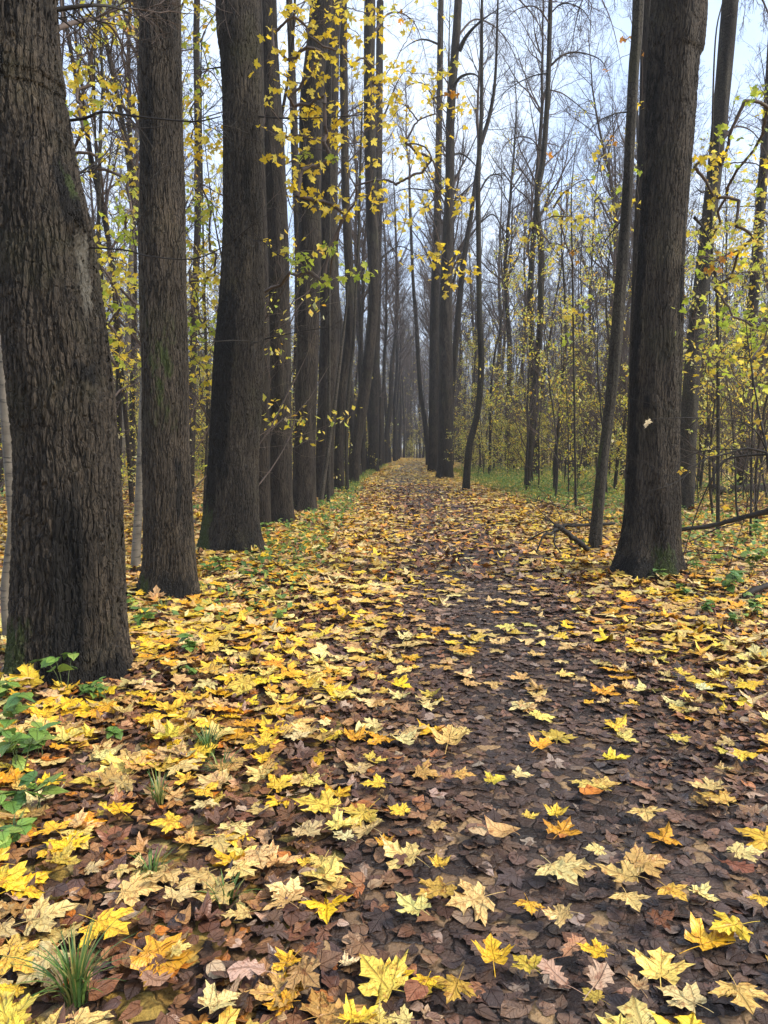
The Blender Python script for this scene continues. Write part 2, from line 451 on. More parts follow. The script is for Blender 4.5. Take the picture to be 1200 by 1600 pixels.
def leaf_batch(acc, tmpl, pos, size, yaw, tilt, col, curl=.25, rough=.06, g=rng, stem=False):
    """lay N leaves into one Acc: pos (N,3), size (N,), yaw (N,), tilt (N,2)"""
    pts, tr = tmpl; N = len(pos); Mv = len(pts)
    if N == 0: return
    x = np.repeat(pts[None, :, 0], N, 0).copy(); y = np.repeat(pts[None, :, 1], N, 0).copy()
    curl = np.reshape(curl, (-1, 1)); a = g.normal(0.3, 1, (N, 1)) * curl; bb = g.normal(0.2, 1, (N, 1)) * curl
    z = a * x * x + bb * (y - .4) ** 2 + g.normal(0, rough, (N, Mv))
    x *= g.normal(1, .09, (N, 1)); x += g.normal(0, .13, (N, 1)) * (y - .3) + g.normal(0, .06, (N, 1)) * x * x; y *= g.normal(1, .06, (N, 1))
    x *= 1 - .25 * np.abs(a); x += g.normal(0, .018, (N, Mv)); y += g.normal(0, .018, (N, Mv))
    L = np.stack([x, y - .4, z], -1) * size[:, None, None]
    Rm = rot_mats(yaw, tilt[:, 0], tilt[:, 1])
    W = np.einsum('nij,nmj->nmi', Rm, L) + pos[:, None, :]
    C = np.repeat(col[:, None, :], Mv, 1) * (1 + g.normal(0, .06, (N, Mv, 1)))
    U = np.broadcast_to(pts[None], (N, Mv, 2)).reshape(-1, 2)
    T = (tr[None] + (np.arange(N) * Mv)[:, None, None]).reshape(-1, 3)
    acc.add(W.reshape(-1, 3), tris=T, uv=U, col=np.clip(C, 0, 1).reshape(-1, 3))

YEL = np.array([(.80, .50, .025), (.82, .55, .05), (.80, .60, .15), (.76, .61, .25), (.68, .48, .19), (.74, .36, .025), (.64, .45, .07), (.58, .40, .14), (.52, .30, .09)])
BRN = np.array([(.19, .085, .040), (.13, .065, .036), (.25, .115, .05), (.33, .16, .06), (.42, .20, .06), (.48, .28, .13), (.15, .085, .060), (.50, .34, .22), (.085, .048, .034), (.52, .18, .02)])
def pick(pal, n, p=None, g=rng, var=.10):
    if p is not None: p = np.array(p, float) / np.sum(p)
    c = pal[g.choice(len(pal), n, p=p)]
    return np.clip(c * (1 + g.normal(0, var, (n, 1))) * (1 + g.normal(0, .05, (n, 3))), .01, .9)

# ------------------------------------------------------------------ tree trunks (measured ones)
def trunk_geometry(C, Rad, nth, zs, seed, flare=0.0, lump=.03, marks=None, zvis=None):
    """C: (K,3) centreline samples (rising), Rad: (K,), zs: heights for rings (sorted)."""
    g = np.random.default_rng(seed)
    cz = C[:, 2]
    cx = np.interp(zs, cz, C[:, 0]); cy = np.interp(zs, cz, C[:, 1]); rr = np.interp(zs, cz, Rad)
    th = np.arange(nth) * 2 * math.pi / nth
    TH, ZZ = np.meshgrid(th, zs)
    f = np.ones_like(TH)
    for k in (2, 3, 5, 7):
        ph = g.uniform(0, 6.28); f += lump * g.uniform(.4, 1) / k * 1.6 * np.sin(k * TH + ph + g.uniform(-.5, .5) * ZZ)
    for _ in range(6):
        k = g.integers(3, 9); f += lump * .35 * np.sin(k * TH + g.uniform(0, 6.28) + ZZ * g.uniform(1, 4)) 
    hb = np.maximum(ZZ, 0)
    roots = np.zeros_like(TH)
    for a in np.arange(6) * 1.047 + g.uniform(-.3, .3, 6):
        d = np.angle(np.exp(1j * (TH - a))); roots += np.exp(-(d / .28) ** 2) * g.uniform(.5, 1.2)
    f += flare * roots * np.exp(-hb / .20) + flare * .4 * np.exp(-hb / .3)
    Rr = rr[:, None] * f
    mk = np.zeros(TH.shape + (3,))
    if marks:
        # (kind, angle from facing camera in deg (right +), z, half angle, half height, amount)
        face = math.atan2(-cy[0], -cx[0])
        for kind, ang, z, ha, hh, amt in marks:
            a = face + R(ang)
            d = np.abs(np.angle(np.exp(1j * (TH - a)))) / R(ha); e = np.abs(ZZ - z) / hh
            wgt = np.clip(1.25 - np.maximum(d, e) ** 1.0 * 1.0, 0, 1) * amt
            if kind in 'smp':
                i = 'smp'.index(kind); mk[..., i] = np.maximum(mk[..., i], wgt)
            elif kind == 'b':   # bulge
                Rr += amt * np.exp(-(d ** 2 + e ** 2))
            elif kind == 'h':   # hollow groove
                Rr -= amt * np.exp(-(d ** 4 + e ** 4))
    V = np.stack([cx[:, None] + Rr * np.cos(TH), cy[:, None] + Rr * np.sin(TH), ZZ], -1).reshape(-1, 3)
    nz = len(zs)
    i = (np.arange(nz - 1) * nth)[:, None]; s = np.arange(nth)[None]; s2 = (s + 1) % nth
    q = np.stack([i + s, i + s2, i + nth + s2, i + nth + s], -1).reshape(-1, 4)
    return V, q, mk.reshape(-1, 3)

def px_trunk(spec):
    """centreline in 3D from measured (px, py, width) rows; the trunk stands in the plane of depth Y"""
    (bx, by, bw) = spec['pts'][0]
    g = at_ground(bx, by)
    Y = spec.get('Y') or g[1] + .5 * spec['pts'][1][2] / F * g[1]
    pts = []; rad = []
    for (x, y, wd) in spec['pts']:
        p = at_depth(x, y, Y); pts.append(p); rad.append(wd * .975 / 2 / F * zdepth(p))
    pts = np.array(pts); rad = np.array(rad)
    dy = spec.get('lean', 0.0)
    pts[:, 1] += dy * (pts[:, 2])
    # below the ground
    p0 = pts[0].copy(); pts[0, 2] = max(pts[0, 2], 0.0) * 0; pts = np.vstack([p0 * [1, 1, 0] + [0, 0, -.25], pts]); rad = np.concatenate([[rad[0] * 1.05], rad])
    top = spec.get('top', 14.0)
    if pts[-1, 2] < top:
        d = (pts[-1] - pts[-2]); d /= d[2] + 1e-6; dx = d[0] * .5
        hh = top - pts[-1, 2]
        pts = np.vstack([pts, pts[-1] + [dx * hh, d[1] * hh * .5, hh]]); rad = np.concatenate([rad, [rad[-1] * spec.get('taper', .72)]])
    order = np.argsort(pts[:, 2]); pts = pts[order]; rad = rad[order]
    n = 80
    C = smooth_poly(np.column_stack([pts, rad]), n)
    C = C[np.argsort(C[:, 2])]
    return C[:, :3], C[:, 3], Y

# ------------------------------------------------------------------ branch systems (crowns)
def grow_level(g, P0, D0, L, K, up, wob, r0, r1):
    """grow N polylines of K points from P0 along D0"""
    N = len(P0); P = np.zeros((N, K, 3)); P[:, 0] = P0; D = D0.copy()
    step = (L / (K - 1))[:, None]
    for k in range(1, K):
        D = D + g.normal(0, wob, (N, 3)) + np.array([0, 0, 1.0]) * up
        D /= np.linalg.norm(D, axis=1, keepdims=True)
        P[:, k] = P[:, k - 1] + D * step
    t = np.linspace(0, 1, K)[None]
    return P, r0[:, None] * (1 - t) + r1[:, None] * t

def children(g, P, Rr, per, tmin, tmax, ang, lratio, L, flat=0.0):
    """per children along each polyline"""
    N, K, _ = P.shape
    t = g.uniform(tmin, tmax, (N, per)); t = np.sort(t, 1)
    f = t * (K - 1); i = np.minimum(f.astype(int), K - 2); fr = (f - i)[..., None]
    n = np.arange(N)[:, None]
    p = P[n, i] * (1 - fr) + P[n, i + 1] * fr
    r = Rr[n, i] * (1 - fr[..., 0]) + Rr[n, i + 1] * fr[..., 0]
    d = P[n, i + 1] - P[n, i]; d /= np.linalg.norm(d, axis=-1, keepdims=True) + 1e-9
    rnd = g.normal(0, 1, d.shape); rnd[..., 2] *= (1 - flat)
    perp = rnd - (rnd * d).sum(-1, keepdims=True) * d; perp /= np.linalg.norm(perp, axis=-1, keepdims=True) + 1e-9
    a = R(ang) * g.uniform(.7, 1.3, (N, per))[..., None]
    D = d * np.cos(a) + perp * np.sin(a)
    ln = (L[:, None] * lratio * (1.15 - t * .75)) * g.uniform(.6, 1.3, (N, per))
    return p.reshape(-1, 3), D.reshape(-1, 3), r.reshape(-1), ln.reshape(-1)

def crown_system(seed, H, r_base, n1, n2, n3, n4, first=.1, ang1=50, len1=.38, up=.10, minr=.0028, wob=.13, droop=False):
    """leader plus branches; returns Acc (bark-less twig mesh) in local coordinates from z = 0 and outer twig polylines"""
    g = np.random.default_rng(seed); acc = Acc()
    P, Rr = grow_level(g, np.zeros((1, 3)), np.array([[0, 0, 1.0]]), np.array([H]), 22, .10, .05, np.array([r_base]), np.array([r_base * .06]))
    V, q = tubes(P, Rr, 7); acc.add(V, q)
    p, D, r, L = children(g, P, Rr, n1, first, .97, ang1, len1, np.array([H]))
    P1, R1 = grow_level(g, p, D, L, 9, up, wob, np.minimum(r * .5, r_base * .42), np.full(len(r), minr * 1.6))
    V, q = tubes(P1, R1, 5); acc.add(V, q)
    p, D, r, L2 = children(g, P1, R1, n2, .15, .98, 45, .42, L)
    P2, R2 = grow_level(g, p, D, L2, 6, -.02 if droop else up * .7, wob * 1.2, np.minimum(r * .55, .02), np.full(len(r), minr))
    V, q = tubes(P2, R2, 3); acc.add(V, q)
    p, D, r, L3 = children(g, P2, R2, n3, .1, .98, 42, .48, L2)
    P3, R3 = grow_level(g, p, D, np.maximum(L3, .12), 4, -.08 if droop else .03, wob * 1.5, np.minimum(r * .6, .008), np.full(len(r), minr * .8))
    V, q = tubes(P3, R3, 3); acc.add(V, q)
    out = P3
    if n4:
        p, D, r, L4 = children(g, P3, R3, n4, .2, .95, 42, .6, np.maximum(L3, .12))
        P4, R4 = grow_level(g, p, D, np.maximum(L4, .08), 3, .02, wob * 1.6, np.minimum(r * .7, .005), np.full(len(r), minr * .7))
        V, q = tubes(P4, R4, 3); acc.add(V, q); out = P4
    return acc, out

def leaves_on(g, pts, n, size, pal, pw, tmpl=None, spread=.05, curl=.3):
    acc = Acc()
    cl = g.choice(len(pts), max(8, n // 7)); idx = cl[g.integers(0, len(cl), n)]; k = g.integers(1, pts.shape[1], n)
    pos = pts[idx, k] + g.normal(0, spread, (n, 3))
    col = pick(pal, n, pw, g)
    leaf_batch(acc, tmpl or T_OV, pos, g.uniform(.6, 1.25, n) * size, g.uniform(0, 6.28, n),
               np.stack([g.normal(-.55, .55, n), g.normal(0, .5, n)], 1), col, curl, .03, g)
    return acc

ZOS = np.array([(.84, .64, .07), (.80, .70, .14), (.62, .62, .09), (.42, .50, .07), (.80, .50, .05), (.74, .72, .36)])
QUADLEAF = (np.array([(0, 0), (.32, .5), (0, 1.0), (-.32, .5)]), np.array([(0, 1, 2), (0, 2, 3)]))

# crowns for the tall trees (start where the measured trunk ends)
CROWNS = []
for s in range(2):
    acc, _ = crown_system(100 + s, 11.0, .13, 24, 9, 6, 1, first=.02, ang1=42, len1=.42, up=.12)
    CROWNS.append(acc.mesh("crown"))
for c in CROWNS: c.materials.append(M_TWIG)

# ------------------------------------------------------------------ measured trunks
G_ROW_L = "old trees lining the left side of the path"
G_ROW_R = "trees along the right side of the path"
HERO = [
 dict(name="old_tree", label="thickest furrowed trunk at left edge with bulge and dark wound strip at its foot", pts=[(112, 1086, 182), (110, 1000, 172), (109, 850, 164), (103, 700, 156), (89, 540, 157), (75, 430, 152), (65, 350, 146), (48, 250, 138), (32, 120, 134), (18, 0, 132)],
      nth=300, dz=.011, mat=M_BIG, top=10, flare=.20, grp=G_ROW_L, seed=1,
      marks=[('h', -2, .55, 9, .55, .03), ('s', -2, .45, 16, .85, 1.25), ('b', 40, 2.92, 26, .18, .055), ('s', 38, 3.02, 16, .22, 1.0), ('p', 48, 2.55, 18, .38, .75), ('s', -28, 4.0, 12, .5, .9), ('s', -55, 3.3, 14, .4, .6),
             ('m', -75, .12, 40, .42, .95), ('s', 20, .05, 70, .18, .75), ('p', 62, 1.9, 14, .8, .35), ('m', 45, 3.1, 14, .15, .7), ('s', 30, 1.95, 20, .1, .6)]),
 dict(name="old_tree", label="straight grey-brown trunk just right of the thickest trunk, brown leaf at its foot", pts=[(264, 942, 88), (265, 880, 78), (263, 780, 74), (260, 700, 73), (257, 540, 73), (254, 400, 73), (251, 200, 67), (250, 0, 65)],
      nth=170, dz=.018, mat=M_HERO, top=10, flare=.26, grp=G_ROW_L, seed=2,
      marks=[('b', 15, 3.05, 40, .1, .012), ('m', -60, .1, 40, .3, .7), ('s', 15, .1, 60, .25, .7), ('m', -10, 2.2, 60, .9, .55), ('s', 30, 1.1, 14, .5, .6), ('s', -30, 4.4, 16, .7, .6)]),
 dict(name="old_tree", label="broad trunk with wide black stain down its left half, third on the left", pts=[(362, 872, 98), (362, 800, 88), (365, 700, 80), (371, 600, 82), (374, 540, 80), (378, 450, 72), (379, 350, 64), (377, 200, 62), (375, 100, 64), (371, 0, 70)],
      nth=170, dz=.022, mat=M_HERO2, top=11, flare=.22, grp=G_ROW_L, seed=3,
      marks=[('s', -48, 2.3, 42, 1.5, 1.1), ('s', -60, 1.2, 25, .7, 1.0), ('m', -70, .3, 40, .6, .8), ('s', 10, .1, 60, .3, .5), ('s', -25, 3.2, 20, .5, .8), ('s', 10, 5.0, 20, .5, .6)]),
 dict(name="old_tree", label="slim trunk half hidden behind the black-stained trunk", pts=[(408, 833, 30), (408, 700, 28), (408, 500, 26), (403, 250, 22), (400, 0, 20)], Y=13.2, nth=64, dz=.06, mat=M_BARK, top=12, grp=G_ROW_L, seed=4),
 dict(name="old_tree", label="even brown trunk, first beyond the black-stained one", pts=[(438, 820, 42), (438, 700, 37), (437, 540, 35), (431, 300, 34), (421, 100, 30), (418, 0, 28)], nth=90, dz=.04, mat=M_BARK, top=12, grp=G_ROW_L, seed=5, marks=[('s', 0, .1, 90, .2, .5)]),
 dict(name="old_tree", label="dark trunk bending right at the top above yellow leaf sprays", pts=[(475, 803, 38), (476, 700, 34), (481, 540, 35), (484, 400, 35), (484, 280, 36), (487, 150, 36), (496, 70, 35), (504, 0, 36)], nth=90, dz=.04, mat=M_BARK, top=14, grp=G_ROW_L, seed=6, marks=[('s', -20, 8, 90, 1.6, .9)]),
 dict(name="old_tree", label="trunk close behind the dark bent one, thin grey stem leaning past it", pts=[(505, 783, 32), (508, 700, 29), (515, 540, 32), (514, 400, 30), (514, 300, 28), (518, 100, 24), (524, 0, 22)], nth=80, dz=.05, mat=M_BARK, top=15, grp=G_ROW_L, seed=7),
 dict(name="old_tree", label="narrow trunk in the left row just right of the thin leaning grey stem", pts=[(530, 769, 17), (530, 700, 16), (536, 600, 15), (548, 500, 16), (540, 300, 13), (537, 100, 13), (536, 0, 12)], nth=48, dz=.08, mat=M_BARK, top=16, grp=G_ROW_L, seed=8),
 dict(name="old_tree", label="curved trunk leaning in over the path from the left row", pts=[(553, 758, 16), (555, 700, 19), (568, 620, 19), (578, 540, 17), (584, 450, 18), (580, 300, 19), (577, 150, 18), (578, 0, 18)], nth=56, dz=.08, mat=M_BARK, top=19, grp=G_ROW_L, seed=9),
 dict(name="old_tree", label="straight trunk directly behind the curved leaning one", pts=[(583, 738, 18), (585, 600, 16), (590, 400, 13), (592, 200, 12), (594, 0, 11)], nth=40, dz=.12, mat=M_BARK, top=22, grp=G_ROW_L, seed=10),
 dict(name="old_tree", label="large dark tree with spreading foot on the right of the path", pts=[(1010, 910, 104), (1014, 860, 92), (1020, 800, 86), (1023, 667, 80), (1026, 540, 80), (1036, 350, 74), (1046, 200, 77), (1052, 100, 80), (1062, 0, 88)],
      nth=190, dz=.021, mat=M_HERO, top=11, flare=.30, grp=G_ROW_R, seed=11,
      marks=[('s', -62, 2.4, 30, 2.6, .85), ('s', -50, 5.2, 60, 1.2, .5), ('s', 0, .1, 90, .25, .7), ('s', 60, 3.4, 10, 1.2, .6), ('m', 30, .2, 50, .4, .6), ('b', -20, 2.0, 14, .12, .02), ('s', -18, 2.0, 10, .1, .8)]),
 dict(name="slender_tree", label="slender grey trunk close left of the large right-hand tree", pts=[(929, 862, 19), (934, 800, 18), (942, 720, 17), (953, 633, 17), (962, 540, 20), (977, 350, 17), (985, 210, 16), (991, 100, 17), (998, 0, 17)], nth=60, dz=.04, mat=M_THIN, top=12, grp=G_ROW_R, seed=12, marks=[('m', -40, 1.4, 30, .3, .8), ('m', -20, .8, 60, .5, .5)]),
 dict(name="slender_tree", label="trunk glimpsed in the gap between the slender one and the large right tree", pts=[(985, 815, 20), (992, 600, 19), (998, 400, 18), (1007, 200, 18), (1012, 0, 18)], Y=14, nth=40, dz=.1, mat=M_BARK, top=14, grp=G_ROW_R, seed=13),
 dict(name="slender_tree", label="thin wavy dark stem standing alone in the open right of the path", pts=[(823, 766, 10), (831, 650, 11), (842, 540, 10), (846, 400, 10), (839, 315, 9), (849, 245, 9), (856, 140, 8), (860, 0, 7)], nth=24, dz=.12, mat=M_THIN, top=17, grp=G_ROW_R, seed=14),
 dict(name="old_tree", label="straight main trunk of the tight group right of the path's far end", pts=[(695, 748, 27), (696, 700, 24), (697, 600, 22), (696, 500, 21), (699, 380, 17), (703, 280, 15), (704, 180, 14), (711, 80, 13), (716, 0, 12)], nth=48, dz=.12, mat=M_BARK, top=24, flare=.12, grp=G_ROW_R, seed=15),
 dict(name="old_tree", label="trunk hugging the tight group's left side", pts=[(676, 738, 16), (678, 600, 16), (679, 500, 15), (683, 350, 12), (686, 200, 10), (689, 0, 9)], nth=32, dz=.15, mat=M_BARK, top=26, grp=G_ROW_R, seed=16),
 dict(name="slender_tree", label="thin trunk leaning left from the tight group at the path's end", pts=[(671, 728, 11), (664, 660, 8), (656, 600, 7), (650, 500, 6), (645, 430, 5), (640, 300, 4)], nth=20, dz=.2, mat=M_BARK, top=22, grp=G_ROW_R, seed=17),
 dict(name="slender_tree", label="trunk leaning right out of the tight group", pts=[(703, 742, 10), (704, 640, 10), (712, 540, 10), (723, 420, 9), (737, 330, 7), (748, 240, 5)], nth=24, dz=.15, mat=M_BARK, top=16, grp=G_ROW_R, seed=18),
 dict(name="slender_tree", label="bowed dark stem just right of the tight group", pts=[(728, 769, 12), (733, 700, 11), (747, 640, 10), (752, 567, 10), (749, 490, 9), (748, 385, 8), (747, 280, 8), (752, 180, 6), (753, 0, 4)], nth=28, dz=.1, mat=M_THIN, top=16, grp=G_ROW_R, seed=19),
 dict(name="slender_tree", label="leaning greyish trunk seen right behind the large right-hand tree", pts=[(1071, 800, 24), (1075, 700, 25), (1083, 560, 25), (1099, 420, 24), (1115, 280, 23), (1129, 140, 24), (1141, 0, 25)], nth=60, dz=.07, mat=M_THIN, top=14, grp=G_ROW_R, seed=20),
 dict(name="slender_tree", label="dark leaning trunk cut by the right edge of the picture", pts=[(1158, 770, 17), (1166, 600, 17), (1178, 455, 17), (1189, 315, 15), (1197, 210, 14), (1207, 60, 14), (1212, 0, 13)], nth=40, dz=.1, mat=M_BARK, top=15, grp=G_ROW_R, seed=21),
 dict(name="birch", label="crooked pale birch stem at the very left edge", pts=[(13, 1012, 13), (8, 930, 13), (13, 872, 13), (19, 820, 13), (15, 750, 14), (7, 640, 14), (2, 540, 14), (-6, 400, 13)], nth=32, dz=.04, mat=M_BIRCH, top=8, grp="pale birch stems", seed=22, crown=False),
 dict(name="birch", label="pale birch stem in the gap right of the thickest trunk", pts=[(188, 768, 10), (191, 700, 10), (193, 645, 10), (199, 540, 10), (204, 420, 9), (210, 300, 8), (214, 200, 7)], nth=24, dz=.1, mat=M_BIRCH, top=11, grp="pale birch stems", seed=23, crown=False),
 dict(name="birch", label="pale birch stem close against the second trunk's left side", pts=[(211, 898, 14), (216, 802, 13), (222, 680, 13), (227, 560, 12), (231, 400, 11), (234, 250, 10)], nth=28, dz=.06, mat=M_BIRCH, top=9, grp="pale birch stems", seed=24, crown=False),
 dict(name="slender_tree", label="thin grey stem leaning right in front of the left row", pts=[(500, 787, 8), (508, 735, 7), (515, 687, 6), (527, 600, 5.5), (541, 480, 3.5)], Y=18, nth=20, dz=.08, mat=M_BIRCHD, top=5.4, grp=G_ROW_L, seed=25, crown=False),
 dict(name="slender_tree", label="dark trunk in the gap between second and third left trunks", pts=[(297, 775, 12), (300, 640, 12), (303, 500, 11), (309, 350, 11), (309, 200, 11), (307, 60, 10), (308, 0, 10)], nth=32, dz=.1, mat=M_BARK, top=16, grp="trees in the wood left of the path", seed=26),
 dict(name="slender_tree", label="thin dark stem in the gap right of the thickest trunk", pts=[(207, 765, 8), (207, 600, 8), (210, 400, 8), (204, 250, 8), (201, 100, 6), (203, 0, 5)], nth=24, dz=.12, mat=M_BARK, top=15, grp="trees in the wood left of the path", seed=27),
 dict(name="slender_tree", label="dark stem in the narrow slit left of the dark bent trunk", pts=[(462, 770, 10), (463, 600, 11), (466, 420, 11), (461, 250, 12), (456, 100, 11), (452, 0, 10)], nth=28, dz=.12, mat=M_BARK, top=18, grp="trees in the wood left of the path", seed=28),
 dict(name="slender_tree", label="thin forked pale stem left of the narrow trunk", pts=[(543, 768, 6), (541, 700, 6), (544, 620, 6), (552, 540, 5), (556, 450, 4), (560, 380, 4)], Y=24, nth=16, dz=.12, mat=M_THIN, top=12, grp="trees in the wood left of the path", seed=29, crown=False),
]
hero_objs = []
for hi, s in enumerate(HERO):
    C, Rad, Y = px_trunk(s)
    top = C[-1, 2]
    zvis = min(top, CAMZ + Y * .60 + .3)
    zs = np.concatenate([np.arange(-.25, zvis, s['dz']), np.linspace(zvis + .02, top, max(6, int((top - zvis) / .3)))]) if top > zvis + .1 else np.arange(-.25, top, s['dz'])
    V, q, mk = trunk_geometry(C, Rad, s['nth'], zs, 500 + s['seed'], s.get('flare', .20), .035 if s['nth'] > 100 else .03, s.get('marks'))
    base = np.array([C[0, 0], C[0, 1], 0.0])
    me = mk_mesh("trunk", V - base, q, attrs={'mark': mk}, smooth=True)
    root = thing(s['name'], base, s['label'], 'tree', s['grp'])
    link("trunk", me, s['mat'], root)
    TREE_AT.append((base[0], base[1], Rad[3] * 1.05))
    if s.get('crown', True):
        c = link("crown", CROWNS[hi % 2], None, root, (C[-1] - base) - np.array([0, 0, .1]), (0, 0, hi * 1.3))
        c.scale = (Rad[-1] / .13 * .5 + .5,) * 3
    s['root'] = root; s['base'] = base; s['C'] = C; s['Rad'] = Rad; s['Y'] = Y
    hero_objs.append(root)

# ------------------------------------------------------------------ ground and path
def grid_mesh(name, xs, ys, zoff=0.0, fx=None):
    X, Y = np.meshgrid(xs, ys)
    if fx is not None: X = fx(X, Y)
    Z = gz(X, Y) + zoff
    V = np.stack([X, Y, Z], -1).reshape(-1, 3)
    nx, ny = len(xs), len(ys)
    i = np.arange(nx - 1)[None, :] + (np.arange(ny - 1) * nx)[:, None]
    q = np.stack([i, i + 1, i + nx + 1, i + nx], -1).reshape(-1, 4)
    return mk_mesh(name, V, q, smooth=True)

xs = np.concatenate([-np.geomspace(700, 14, 26), np.arange(-13, 13, .22), np.geomspace(13.2, 700, 26)])
ys = np.concatenate([-np.geomspace(300, 3.2, 14), np.arange(-3, 30, .22), np.geomspace(30.3, 900, 90)])
ground = link("ground", grid_mesh("ground", xs, ys), M_GROUND)
tag(ground, kind='structure', label="forest floor under a thick layer of yellow and brown leaves")
ts = np.linspace(-1, 1, 23)
ys2 = np.concatenate([np.arange(-3, 30, .16), np.geomspace(30.2, 190, 120)])
def path_fx(T, Y):
    wv = 1.05 + .10 * np.sin(Y * 1.7) + .07 * np.sin(Y * 4.1 + 1) + .05 * np.sin(Y * 9.7)
    wv2 = 1.05 + .10 * np.sin(Y * 1.3 + 2) + .07 * np.sin(Y * 3.7 + 4) + .05 * np.sin(Y * 8.9)
    return path_x(Y) + np.where(T < 0, T * wv, T * wv2)
path = link("path", grid_mesh("path", ts, ys2, .014, path_fx), M_PATH)
tag(path, kind='structure', label="dark damp trodden path strewn with leaves down the alley")

# side boughs of measured trees that show against the sky: (hero index, base px,py ; via points px,py,dY ; r)
def bough(hero, pts, r0, r1=.006, seed=0, twigs=60, mat=None, name='bough'):
    """one dark bough with its own fine twigs, rooted on the measured trunk"""
    s = HERO[hero]; g = np.random.default_rng(seed + 900)
    P = smooth_poly([at_depth(x, y, s['Y'] + dy) for x, y, dy in pts], 16)
    acc = Acc(); Rr = np.linspace(r0, r1, 16)[None]
    V, q = tubes(P[None], Rr, 6); acc.add(V, q)
    L = np.array([np.linalg.norm(np.diff(P, axis=0), axis=1).sum()])
    p, D, r, L2 = children(g, P[None], Rr, max(6, twigs // 5), .1, .99, 48, .33, L)
    P2, R2 = grow_level(g, p, D, L2, 7, .0, .2, np.minimum(r * .5, .012), np.full(len(r), .0025)); V, q = tubes(P2, R2, 4); acc.add(V, q)
    p, D, r, L3 = children(g, P2, R2, 6, .1, .99, 45, .5, L2)
    P3, R3 = grow_level(g, p, D, L3, 5, -.02, .25, np.minimum(r * .6, .006), np.full(len(r), .0018)); V, q = tubes(P3, R3, 3); acc.add(V, q)
    V = np.concatenate(acc.V) - s['base']
    link(name, mk_mesh(name, V, np.concatenate(acc.Q)), mat or M_TWIGD, s['root'])

bough(14, [(717, 80, 0), (730, 55, -.3), (755, 30, -.6), (790, 8, -1)], .12, seed=1, twigs=70)
bough(14, [(704, 145, 0), (720, 120, -.4), (745, 118, -.8), (760, 150, -1.2)], .09, seed=2)
bough(14, [(703, 245, 0), (720, 240, .4), (740, 255, .8), (760, 285, 1)], .07, seed=3)
bough(15, [(684, 300, 0), (665, 297, -.4), (630, 296, -.8), (600, 315, -1)], .07, seed=4)
bough(15, [(687, 70, 0), (665, 62, .4), (645, 66, .8), (620, 85, 1)], .07, seed=5)
bough(18, [(751, 225, 0), (765, 180, .2), (774, 120, .3), (778, 0, .4)], .08, .03, seed=6, twigs=90)
bough(18, [(749, 300, 0), (765, 275, .2), (785, 278, .5), (790, 320, .6)], .035, seed=7)
bough(18, [(748, 350, 0), (770, 335, .2), (785, 360, .5), (792, 400, .6)], .03, seed=8)
bough(13, [(860, 103, 0), (880, 86, .1), (905, 82, .3), (940, 95, .5), (955, 130, .6)], .045, seed=9, twigs=80)
bough(13, [(857, 115, 0), (835, 118, -.2), (800, 135, -.4), (770, 160, -.5)], .03, seed=10, twigs=80)
bough(13, [(861, 20, 0), (880, 5, .1), (910, 15, .3), (930, 50, .5)], .03, seed=11, twigs=80)
bough(11, [(982, 175, 0), (960, 178, -.1), (935, 190, -.2), (915, 210, -.3)], .012, .004, seed=12, twigs=60)
bough(11, [(975, 340, 0), (950, 370, .2), (940, 390, .4), (925, 420, .5)], .010, .003, seed=13, twigs=40)
bough(19, [(1121, 270, 0), (1100, 300, -.2), (1085, 290, -.4)], .03, seed=14, twigs=30)
bough(10, [(1085, 340, 0), (1098, 355, .1), (1110, 380, .1)], .02, seed=15, twigs=20)
bough(20, [(1185, 380, 0), (1165, 440, -.3), (1150, 480, -.5), (1140, 560, -.6)], .035, seed=16, twigs=40)
bough(20, [(1178, 405, 0), (1150, 403, -.3), (1110, 405, -.6), (1075, 412, -.8)], .02, seed=17, twigs=40)
bough(20, [(1185, 322, 0), (1150, 323, -.2), (1110, 325, -.4), (1080, 322, -.5)], .02, seed=18, twigs=30)
bough(20, [(1192, 280, 0), (1150, 285, -.2), (1110, 293, -.4)], .018, seed=19, twigs=30)
# thin dead side twigs crossing the near left trunks
bough(0, [(70, 190, .1), (128, 186, 0), (160, 175, -.2), (215, 182, -.3), (300, 190, -.4), (345, 182, -.4)], .010, .003, 20, 24, name='side_twig')
bough(0, [(50, 20, .1), (95, 14, .2), (150, 8, .3), (190, 15, .8), (225, 35, 1.2)], .018, .004, 21, 60, name='side_twig')
bough(0, [(80, 295, .1), (155, 250, .4), (180, 215, .8), (190, 190, 1)], .008, .002, 22, 20, name='side_twig')
bough(0, [(90, 385, .2), (190, 390, -.2), (230, 400, -.5), (300, 405, -.7), (350, 385, -.8), (390, 355, -.9)], .006, .002, 23, 14, name='side_twig')
bough(2, [(410, 535, 0), (365, 532, -.9), (320, 535, -1.1), (290, 533, -1.2)], .010, .003, 24, 10, name='side_twig')
bough(2, [(413, 530, 0), (440, 524, -.5), (480, 516, -.8), (520, 512, -1)], .010, .003, 25, 16, name='side_twig')
bough(2, [(345, 105, 0), (320, 108, -.3), (285, 110, -.5)], .012, .003, 26, 14, name='side_twig')
bough(2, [(400, 182, 0), (450, 185, -.5), (520, 183, -.8), (580, 178, -1.2)], .012, .003, 27, 24, name='side_twig')
bough(4, [(447, 300, 0), (460, 330, .2), (500, 345, .2)], .014, .004, 28, 16, name='side_twig')
bough(3, [(418, 700, 0), (428, 660, .1), (445, 620, .2), (460, 570, .3)], .025, .006, 29, 30, name='side_twig')
bough(8, [(585, 420, 0), (600, 400, .3), (625, 385, .8), (655, 400, 1)], .05, .01, 30, 60)
bough(8, [(577, 200, 0), (600, 180, .3), (620, 130, .8), (640, 100, 1)], .05, .01, 31, 60)
